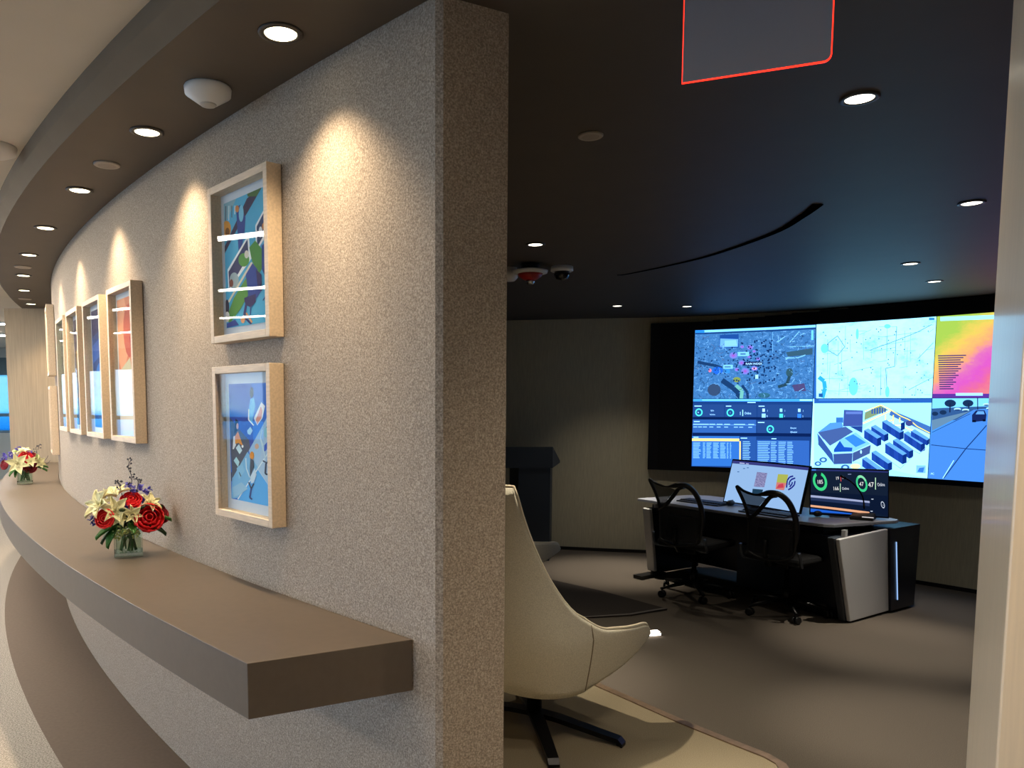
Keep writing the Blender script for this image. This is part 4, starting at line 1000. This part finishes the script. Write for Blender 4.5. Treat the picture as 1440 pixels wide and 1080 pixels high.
c.poly([(560, 235), (710, 250), (670, 440), (520, 432)], tex_screen('grey_city_map', [(.3, '#4a4a78'), (.5, '#8f8fc0'), (.7, '#b8b8e0')], 40, strength=.9)); c.poly([(505, 460), (655, 470), (640, 530), (500, 520)], '#1f3f58')
c.poly([(868, 262), (1022, 268), (1000, 400), (850, 370)], '#b4bc58'); c.poly([(850, 370), (1000, 380), (962, 475), (836, 462)], '#d8847c'); c.poly([(880, 400), (950, 385), (960, 440), (850, 450)], '#d0445c')
for P_ in ([(1100, 285), (1045, 300), (1010, 345), (1002, 440)], [(1132, 312), (1075, 330), (1045, 365), (1040, 405)], [(1130, 350), (1122, 400), (1080, 440), (1028, 468)], [(1090, 365), (1085, 390), (1050, 430)]): c.line(P_, 20, '#1a1f8c')
for x, y in ((378, 190), (430, 180), (300, 235)): c.rect(x - 14, y - 6, x + 14, y + 4, '#3a6aa8')
c.ell(725, 510, 34, 22, '#3f6068'); c.ell(750, 505, 20, 14, '#a8d8b0')
monitor((2.61, 6.95), (2.945, 6.175), ZF + .755, .40, math.radians(14), c, 'left desk monitor with a bright pale-blue page and map tiles')
c = Canvas([(158, 12), (1298, 74), (1165, 600), (28, 560)], lambda h: emis(h, .95))
c.bg('#0d1a34'); c.poly([(155, 12), (1300, 74), (1296, 92), (150, 34)], '#2c3470'); c.poly([(170, 12), (235, 18), (230, 34), (165, 30)], '#3f80e8')
c.poly([(150, 36), (1290, 96), (1218, 360), (85, 300)], '#152238')
c.ring(265, 170, 76, 112, '#3fe08c', 115, 425, 1.05); c.text('185', 212, 200, 50, '#ffffff', .95, .15, 0)
c.text('19', 515, 158, 40, '#ffffff', .95, .15); c.line([(600, 112), (592, 180)], 9, '#f05050'); c.text('Offline', 615, 150, 16, '#e8f0ff')
c.text('166', 445, 285, 46, '#ffffff', .95, .15); c.line([(575, 205), (552, 305)], 10, '#c8f8d0'); c.text('Online', 585, 282, 32, '#e8f0ff', .85, .1)
c.ring(892, 212, 56, 80, '#3fd890', 0, 360, 1.25); c.ring(892, 212, 56, 80, '#8ff0b8', 20, 120, 1.25); c.text('47', 852, 240, 48, '#ffffff', .95, .2); c.text('47', 975, 255, 58, '#ffffff', 1.0, .25); c.line([(1105, 145), (1070, 285)], 11, '#c8f8d0'); c.text('Online', 1108, 246, 40, '#e8f0ff', .68, .1)
c.poly([(80, 335), (955, 420), (952, 442), (74, 362)], '#aab4dc'); c.poly([(72, 362), (950, 442), (940, 480), (66, 400)], '#27365c')
c.poly([(52, 455), (922, 545), (918, 572), (46, 480)], '#f6b48c'); c.poly([(44, 500), (905, 590), (900, 625), (34, 540)], '#2468e0')
c.poly([(920, 590), (925, 545), (1165, 590), (1160, 600)], '#101e34'); c.ring(1128, 462, 18, 25, '#c8d4e8', 0, 360, 1.6); c.text('On', 1120, 472, 14, '#c8d4e8'); c.rect(985, 392, 1015, 402, '#c8d4e8'); c.rect(940, 532, 970, 542, '#c8d4e8'); c.rect(715, 92, 765, 100, '#8f9cc8')
monitor((3.0, 6.165), (3.525, 5.965), ZF + .755, .385, math.radians(14), c, 'right desk monitor with green rings reading 185 and 47')
# keyboards, mice
def keyboard(a_, b_, rz, label):
    t_ = empty('keyboard', dpt(a_, b_, .7405), math.atan2(-.844, .536) + rz); tag(t_, label, 'keyboard', None)
    q = MB(); q.box((0, 0, .008), (.44, .15, .014), bev=.004); q.build('base', M_black, t_)
    q = MB()
    for r_ in range(5):
        for k in range(15): q.box((-.20 + .0285 * k, -.054 + .027 * r_, .018), (.024, .022, .006))
    kk = q.build('keys', mat('dark_keycap', '#1a1d24', .5), t_)
    q = MB(); q.box((0, -.095, .006), (.44, .05, .010), bev=.004); q.build('palm_rest', M_black, t_)
keyboard(.55, .26, .05, 'black keyboard on the desk left of the left mouse')
keyboard(1.30, .14, -.04, 'black keyboard in front of the right chair, beside the square mouse')
def mouse(a_, b_, label):
    t_ = empty('computer_mouse', dpt(a_, b_, .7405), math.atan2(-.844, .536)); tag(t_, label, 'mouse')
    q = MB(); q.ball((0, 0, .0255), .05, sc=(.62, 1, .5)); q.build('shell', M_black, t_)
    q = MB(); q.box((0, .025, .048), (.008, .02, .008), bev=.002); q.build('scroll_wheel', M_silver, t_)
mouse(.80, .30, 'black mouse on the desk between the two task chairs')
mouse(1.60, .33, 'black mouse on the desk left of the gooseneck microphone')
# gooseneck microphone station
mp = dpt(1.87, .50, .7405)
t_ = empty('gooseneck_microphone', mp, math.atan2(-.844, .536) + .35); tag(t_, 'black paging microphone with thin gooseneck at the right desk end', 'microphone')
q = MB(); bb = bmesh.new(); V = [bb.verts.new(v) for v in ((-.085, -.08, 0), (.085, -.08, 0), (.085, .08, 0), (-.085, .08, 0), (-.08, -.075, .025), (.08, -.075, .025), (.08, .075, .055), (-.08, .075, .055))]
for f in ((3, 2, 1, 0), (4, 5, 6, 7), (0, 1, 5, 4), (1, 2, 6, 5), (2, 3, 7, 6), (3, 0, 4, 7)): bb.faces.new([V[i] for i in f])
bmesh.ops.bevel(bb, geom=bb.edges[:], offset=.006, segments=2, affect='EDGES'); q.merge(bb); q.build('base', M_black, t_)
q = MB(); q.box((.045, -.078, .028), (.08, .003, .006)); q.build('light_bar', emis('#e8e0e0', .9), t_)
gp = [(.0, .05, .05), (-.005, .05, .12), (-.02, .05, .18), (-.055, .04, .24), (-.10, .02, .29), (-.135, .0, .315)]
q = MB(); q.tube(cat(gp, 4), .0055, 8); q.tube([gp[0], gp[1]], .008, 8); q.build('gooseneck', M_blackm, t_)
q = MB(); q.tube([gp[-1], (-.17, -.015, .335)], .009, 10); q.build('capsule', M_blackm, t_)

# ---------------------------------------------------------------- TASK CHAIRS
def mesh_fabric():
    if 'black_mesh' in MATS: return MATS['black_mesh']
    m = D.materials.new('black_mesh'); m.use_nodes = True; MATS['black_mesh'] = m
    t = m.node_tree; b = t.nodes['Principled BSDF']; o = t.nodes['Material Output']
    b.inputs['Base Color'].default_value = (.012, .014, .02, 1); b.inputs['Roughness'].default_value = .8
    tr = t.nodes.new('ShaderNodeBsdfTransparent'); mx = t.nodes.new('ShaderNodeMixShader'); mx.inputs[0].default_value = .88
    t.links.new(tr.outputs[0], mx.inputs[1]); t.links.new(b.outputs[0], mx.inputs[2]); t.links.new(mx.outputs[0], o.inputs[0]); return m
M_bracket = mat('grey_metal_bracket', '#5d646e', .35, metal=.8)
def task_chair():
    t_ = empty('task_chair', (0, 0, 0))
    # faces +Y locally; back plane at y=-.22; seen from behind, x runs left->right
    def B(u, v):   # back surface, u 0..1 left-right, v 0..1 bottom-top
        x = (u - .5) * .41; return Vector((x, -.24 - .05 * (1 - (2 * u - 1) ** 2) - .12 * max(v, 0) ** 1.5 + .05 * math.sin(v * PI), .50 + .50 * v))
    rim = [(.10, .0), (.02, .25), (.03, .55), (.0, .8), (-.04, 1.02), (.10, .975), (.25, .94), (.42, .93), (.58, .955), (.72, .985), (.86, .97), (.95, .88), (.99, .72), (1.0, .5), (.98, .2), (.93, 0.0), (.5, -.06)]
    cr_ = cat([(u, v) for u, v in rim] + [rim[0]], 4)
    rad_ = [.013 + .018 * min(1, max(0, (p.x - .45) / .2)) * (1 if p.y > .35 else max(0, (p.y - .1) / .25)) for p in cr_[:-1]]
    q = MB(); q.tube([B(p.x, p.y) for p in cr_[:-1]], rad_, 8, closed=True, flat=.7); q.build('back_frame', M_black, t_)
    q = MB(); dg_ = cat([(.04, .50), (.20, .57), (.40, .70), (.56, .82), (.68, .91), (.80, .94)], 4)
    q.tube([B(p.x, p.y) for p in dg_], .022, 8, flat=.5); q.build('back_brace', M_black, t_)
    q = MB()
    def Pn(u, v):
        a0, b0 = -.01 - .02 * v, .50 + .50 * v; a1, b1 = .10 + .50 * v, .53 + .36 * v
        return B(a0 + (a1 - a0) * u, b0 + (b1 - b0) * u + .02 * math.sin(u * PI) * v)
    q.grid(Pn, 8, 8); q.build('headrest_panel', mesh_fabric(), t_)
    q = MB(); q.grid(lambda u, v: B(.03 + .95 * u, v * (.56 + .0 * u)), 14, 12); q.build('back_mesh', mesh_fabric(), t_)
    q = MB(); q.grid(lambda u, v: B(.10 + .80 * u, .42 * v) + Vector((0, .012, 0)), 12, 8); q.build('lumbar_panel', mat('dark_grey_panel', '#0f141c', .6), t_, solid=.006)
    q = MB(); q.box((0, .02, .46), (.48, .47, .06), bev=.025); q.build('seat', mat('black_fabric', '#0b0d12', .9), t_)
    q = MB(); q.tube([(0, -.10, .41), (0, -.24, .42), (0, -.30, .50), (0, -.31, .62)], .02, 8); q.box((0, -.02, .41), (.2, .26, .05), bev=.01); q.build('mechanism', M_blackm, t_)
    for sx_ in (-1, 1):
        q = MB(); q.tube(cat([(sx_ * .08, -.12, .42), (sx_ * .22, -.18, .43), (sx_ * .25, -.22, .45), (sx_ * .245, -.25, .55)], 4), .011, 8)
        q.build('side_bracket', M_bracket, t_)
    q = MB(); q.lathe([(.03, .09), (.03, .22), (.02, .22), (.02, .40)], 16); q.build('gas_column', M_blackm, t_)
    for k in range(5):
        an = 2 * PI * k / 5 + .5; q = MB()
        q.tube([(.02 * math.cos(an), .02 * math.sin(an), .115), (.16 * math.cos(an), .16 * math.sin(an), .10), (.31 * math.cos(an), .31 * math.sin(an), .075)], [.026, .021, .015], 8, flat=.7); lg = q.build('leg', M_blackm, t_)
        q = MB(); cxx, cyy = .30 * math.cos(an), .30 * math.sin(an)
        Mr = Matrix.Translation((cxx, cyy, .03)) @ Matrix.Rotation(an + .6, 4, 'Z') @ Matrix.Rotation(PI / 2, 4, 'Y')
        for off in (-.016, .016): q.lathe([(.02, off - .008), (.03, off - .006), (.03, off + .006), (.02, off + .008)], 16, M=Mr)
        q.lathe([(.008, .03), (.008, .075)], 8, M=Matrix.Translation((cxx, cyy, 0))); q.build('caster', M_black, lg)
    return t_
GC = 'task chairs at the control desk'
ch1 = task_chair(); ch1.location = (2.20, 6.52, ZF); ch1.rotation_euler.z = math.atan2(.536, .844) - PI / 2 + .12
tag(ch1, 'left black mesh task chair at the control desk, before the left keyboard', 'office chair', GC)
ch2 = copy_tree(ch1); p = ch1.location; ch2.location = (2.73, 5.93, ZF); ch2.rotation_euler.z = math.atan2(.536, .844) - PI / 2 + .02
tag(ch2, 'right black mesh task chair, in front of the bright left monitor', 'office chair', GC)

# ---------------------------------------------------------------- FLOWERS
M_red = mat('red_petal', '#d8101c', .55); M_dkred = mat('dark_red_petal', '#8c0c22', .55); M_coral = mat('coral_petal', '#ee2c2c', .6)
M_ivory = mat('ivory_petal', '#ece8b8', .5); M_purple = mat('violet_petal', '#5a52b8', .55); M_navyp = mat('blue_petal', '#23308c', .55)
M_leaf = mat('green_leaf', '#2f6a22', .5); M_leafd = mat('dark_leaf', '#1d3a1a', .5); M_bud = mat('pale_green_bud', '#a8bc74', .6); M_twig = mat('dark_twig', '#262430', .6)
M_vase = None
def vase_mat():
    m, t, b = new_mat('clear_vase_glass'); b.inputs['Base Color'].default_value = (.93, .97, .95, 1); b.inputs['Roughness'].default_value = .02; b.inputs['Transmission Weight'].default_value = 1; b.inputs['IOR'].default_value = 1.42
    return m
M_vase = glass_pane('clear_vase_glass', (.84, .93, .90), 1.6)
def petal(mb, c, d, up, L_, w_, curl=.3, cup=.2, n=5):
    d = Vector(d).normalized(); up = Vector(up); sd = d.cross(up)
    if sd.length < 1e-3: sd = d.orthogonal()
    sd.normalize(); up = sd.cross(d).normalized(); c = Vector(c)
    def f(u, v):
        x = (u - .5) * 2; wv = w_ * math.sin(PI * (0.12 + .86 * v) ** .9) ; ww = max(0, wv)
        return c + d * (L_ * v) * (1 - .15 * curl * v) + sd * (x * ww) + up * (L_ * (-curl * v * v + cup * x * x * .6))
    mb.grid(f, 4, n)
def rose(mb, c, r, ax=(0, 0, 1)):
    ax = Vector(ax).normalized(); o1 = ax.orthogonal().normalized(); o2 = ax.cross(o1); c = Vector(c)
    for ring_, (rr, nn_, op) in enumerate(((.25, 3, .15), (.5, 4, .3), (.78, 5, .55), (1.0, 6, .85))):
        for k in range(nn_):
            an = 2 * PI * k / nn_ + ring_ * .7
            out = o1 * math.cos(an) + o2 * math.sin(an); sd = ax.cross(out)
            def f(u, v):
                x = (u - .5) * 2; ww = r * (.45 + .35 * ring_ / 3) * math.sin(PI * (.22 + .62 * v)); bulge = math.sin(v * PI * .7)
                return c + out * (r * rr * (.35 + .65 * bulge * 1.0) + r * op * .25 * v * v - abs(x) ** 2 * r * .18) + sd * x * ww + ax * (r * (-.5 + 1.05 * v) * (1 - .25 * op))
            mb.grid(f, 4, 5)
def leaf(mb, c, d, L_, w_): petal(mb, c, d, (0, 0, 1), L_, w_, .25, .25, 6)
def cube_vase(t_, h=.085, w_=.085):
    q = MB(); o_ = w_ / 2; i_ = o_ - .006
    q.box((0, 0, .006), (w_, w_, .012))
    for x, y, dx, dy in ((-o_ + .003, 0, .006, w_), (o_ - .003, 0, .006, w_), (0, -o_ + .003, w_ - .012, .006), (0, o_ - .003, w_ - .012, .006)): q.box((x, y, h / 2 + .006), (dx, dy, h - .012))
    v = q.build('vase', M_vase, t_)
    return v
def stems(t_, n_, h, r_, seed):
    rs = random.Random(seed); q = MB()
    for k in range(n_):
        a_, b2_ = rs.uniform(0, 6.28), rs.uniform(0, 6.28)
        p0 = (.026 * math.cos(a_), .026 * math.sin(a_), .016); p1 = (r_ * math.cos(b2_) * .6, r_ * math.sin(b2_) * .6, h)
        q.tube([p0, ((p0[0] + p1[0]) * .3, (p0[1] + p1[1]) * .3, h * .55), p1], .0022, 5)
    q.build('stems', M_leaf, t_)
def twig(q, pts, nb, rs):
    cp = cat(pts, 5); q.tube(cp, .0012, 5)
    for k in range(nb):
        p = cp[int(len(cp) * (.25 + .7 * k / nb))]; dd = Vector((rs.uniform(-1, 1), rs.uniform(-1, 1), rs.uniform(-.2, .6))).normalized()
        q.tube([p, p + dd * .008, p + dd * .014 + Vector((0, 0, .004))], .0008, 4); q.ball(p + dd * .014, .0035, sub=1)
def arrangement(loc, rz, spec, label):
    t_ = empty('flower_arrangement', loc, rz); tag(t_, label, 'flowers', 'flower arrangements on the ledge')
    t_.scale = (1.25,) * 3
    cube_vase(t_); stems(t_, 22, .115, .06, spec['seed']); rs = random.Random(spec['seed'])
    for x, y, z_, r_, m_, ax in spec['roses']:
        q = MB(); rose(q, (x, y, z_), r_, ax); q.build('rose', m_, t_, solid=.0012)
    for x, y, z_, r_, ax in spec['lilies']:
        q = MB(); a_ = Vector(ax).normalized(); o1 = a_.orthogonal().normalized(); o2 = a_.cross(o1)
        for k in range(6):
            an = PI * k / 3; out = o1 * math.cos(an) + o2 * math.sin(an); petal(q, (x, y, z_), out + a_ * .75, a_, r_, r_ * (.30 if k % 2 else .22), .35, .3, 6)
        for k in range(5): q.tube([(x, y, z_), Vector((x, y, z_)) + a_ * r_ * .6 + (o1 * math.cos(k * 1.26) + o2 * math.sin(k * 1.26)) * r_ * .2], .0009, 4)
        q.build('lily', M_ivory, t_, solid=.001)
    for x, y, z_, r_, m_ in spec['clusters']:
        q = MB()
        for k in range(16):
            dd = Vector((rs.gauss(0, 1), rs.gauss(0, 1), rs.gauss(0, 1))).normalized() * r_ * rs.uniform(.4, 1)
            cc = Vector((x, y, z_)) + dd
            for j in range(4): petal(q, cc, dd.normalized() + Vector((rs.uniform(-1, 1), rs.uniform(-1, 1), rs.uniform(-1, 1))), (0, 0, 1), r_ * .55, r_ * .22, .3, .2, 3)
        q.build('blossom', m_, t_, solid=.0008)
    for x, y, z_, r_ in spec['buds']:
        q = MB()
        for k in range(34):
            dd = Vector((rs.gauss(0, 1), rs.gauss(0, 1), rs.gauss(0, .8))).normalized() * r_ * rs.uniform(.5, 1); q.ball(Vector((x, y, z_)) + dd, .0035, sub=1)
        q.build('bud_cluster', M_bud, t_)
    for x, y, z_, dx, dy, dz_, L_ in spec['leaves']:
        q = MB(); leaf(q, (x, y, z_), (dx, dy, dz_), L_, L_ * .27); q.build('leaf', M_leaf if rs.random() < .6 else M_leafd, t_, solid=.0008)
    q = MB()
    for k in range(46):
        an = rs.uniform(0, 6.28); rr = rs.uniform(.01, .065); leaf(q, (rr * .5 * math.cos(an), rr * .5 * math.sin(an), rs.uniform(.085, .125)), (math.cos(an), math.sin(an), rs.uniform(-.2, .9)), rs.uniform(.03, .055), .011)
    q.build('foliage', M_leafd, t_)
    q = MB()
    for pts, nb in spec['twigs']: twig(q, pts, nb, rs)
    q.build('twig', M_twig, t_)
    return t_
# local axes: +x screen right (corner), -y towards the corridor side of the camera
v1 = arc(1.71, .165, .8855)
spec1 = dict(seed=4,
    roses=[(.012, -.02, .175, .030, M_red, (0, -.6, .8)), (.062, -.055, .122, .042, M_red, (.2, -.9, .4)), (.095, -.01, .128, .03, M_dkred, (.7, -.5, .4)), (-.062, -.06, .128, .028, M_coral, (-.4, -.9, .3))],
    lilies=[(-.075, -.03, .165, .06, (-.7, -.5, .5)), (-.03, -.055, .15, .052, (-.1, -.9, .45)), (-.02, -.066, .128, .032, (0, -1, .3)), (.066, -.03, .165, .042, (.5, -.6, .6)), (-.035, 0, .19, .055, (-.2, -.2, 1)), (.015, -.07, .140, .035, (.3, -.9, .1))],
    clusters=[(.0, .01, .205, .024, M_purple), (.045, .01, .195, .026, M_purple), (-.012, -.04, .165, .018, M_navyp), (-.095, -.02, .115, .018, M_navyp), (.085, -.03, .14, .016, M_navyp), (-.055, .03, .19, .02, M_ivory)],
    buds=[(-.012, -.062, .092, .024), (.018, -.058, .080, .02), (-.03, -.06, .075, .018)],
    leaves=[(-.03, -.05, .10, -.9, -.3, -.25, .075), (-.03, -.055, .095, -.6, -.4, -.8, .07), (-.04, -.04, .09, -.9, -.1, -.7, .06), (.05, -.05, .10, .9, -.2, -.25, .075), (.06, -.03, .12, 1, 0, .05, .075), (.05, -.02, .15, .9, -.1, .25, .06), (.01, -.06, .11, .2, -.8, -.4, .05), (.035, -.05, .14, .3, -.5, .6, .045), (-.01, -.05, .13, -.1, -.6, .7, .05)],
    twigs=[([(.005, 0, .14), (.01, 0, .20), (.016, .005, .25), (.006, 0, .285), (.018, 0, .31)], 16), ([(-.01, 0, .16), (-.02, 0, .22), (-.03, 0, .24), (-.015, 0, .225)], 7), ([(.02, 0, .17), (.035, 0, .235), (.02, 0, .245)], 6)])
arrangement(v1, .36, spec1, 'nearer glass cube vase of red roses, ivory lilies and a tall twig')
v2 = arc(5.0, .24, .8855)
spec2 = dict(seed=11,
    roses=[(-.02 + .03, -.04, .155, .036, M_red, (0, -.8, .6)), (.03, -.05, .105, .036, M_dkred, (.1, -1, .1)), (-.10, -.02, .118, .028, M_dkred, (-.8, -.5, .2)), (.05, 0, .16, .028, M_dkred, (.5, -.4, .7))],
    lilies=[(-.03, -.07, .125, .075, (-.1, -1, .15)), (.035, -.07, .135, .04, (.2, -.9, .3)), (.075, -.03, .125, .05, (.7, -.7, .2)), (.0, -.0, .19, .045, (0, -.3, 1)), (-.04, 0, .18, .045, (-.4, -.3, 1))],
    clusters=[(-.085, -.03, .165, .032, M_purple), (-.05, -.02, .165, .024, M_purple), (-.03, .0, .215, .016, M_purple), (.03, 0, .185, .018, M_purple), (.065, -.02, .155, .022, M_bud)],
    buds=[(.0, -.01, .185, .024), (-.045, -.01, .195, .014)],
    leaves=[(-.04, -.05, .09, -.8, -.4, -.5, .06), (-.03, -.05, .09, -.5, -.5, -.8, .055), (.05, -.03, .10, 1, -.2, -.15, .08), (.06, -.02, .10, .9, 0, .1, .07), (.01, -.05, .085, .2, -.8, -.5, .05)],
    twigs=[([(.05, 0, .12), (.07, 0, .18), (.065, 0, .215), (.085, 0, .23), (.075, 0, .20)], 9), ([(.06, 0, .12), (.11, 0, .135), (.13, 0, .165)], 0), ([(.06, 0, .11), (.12, 0, .115), (.14, 0, .135)], 0)])
arrangement(v2, .46, spec2, 'farther glass cube vase with purple blooms and a star lily by the oak panel')
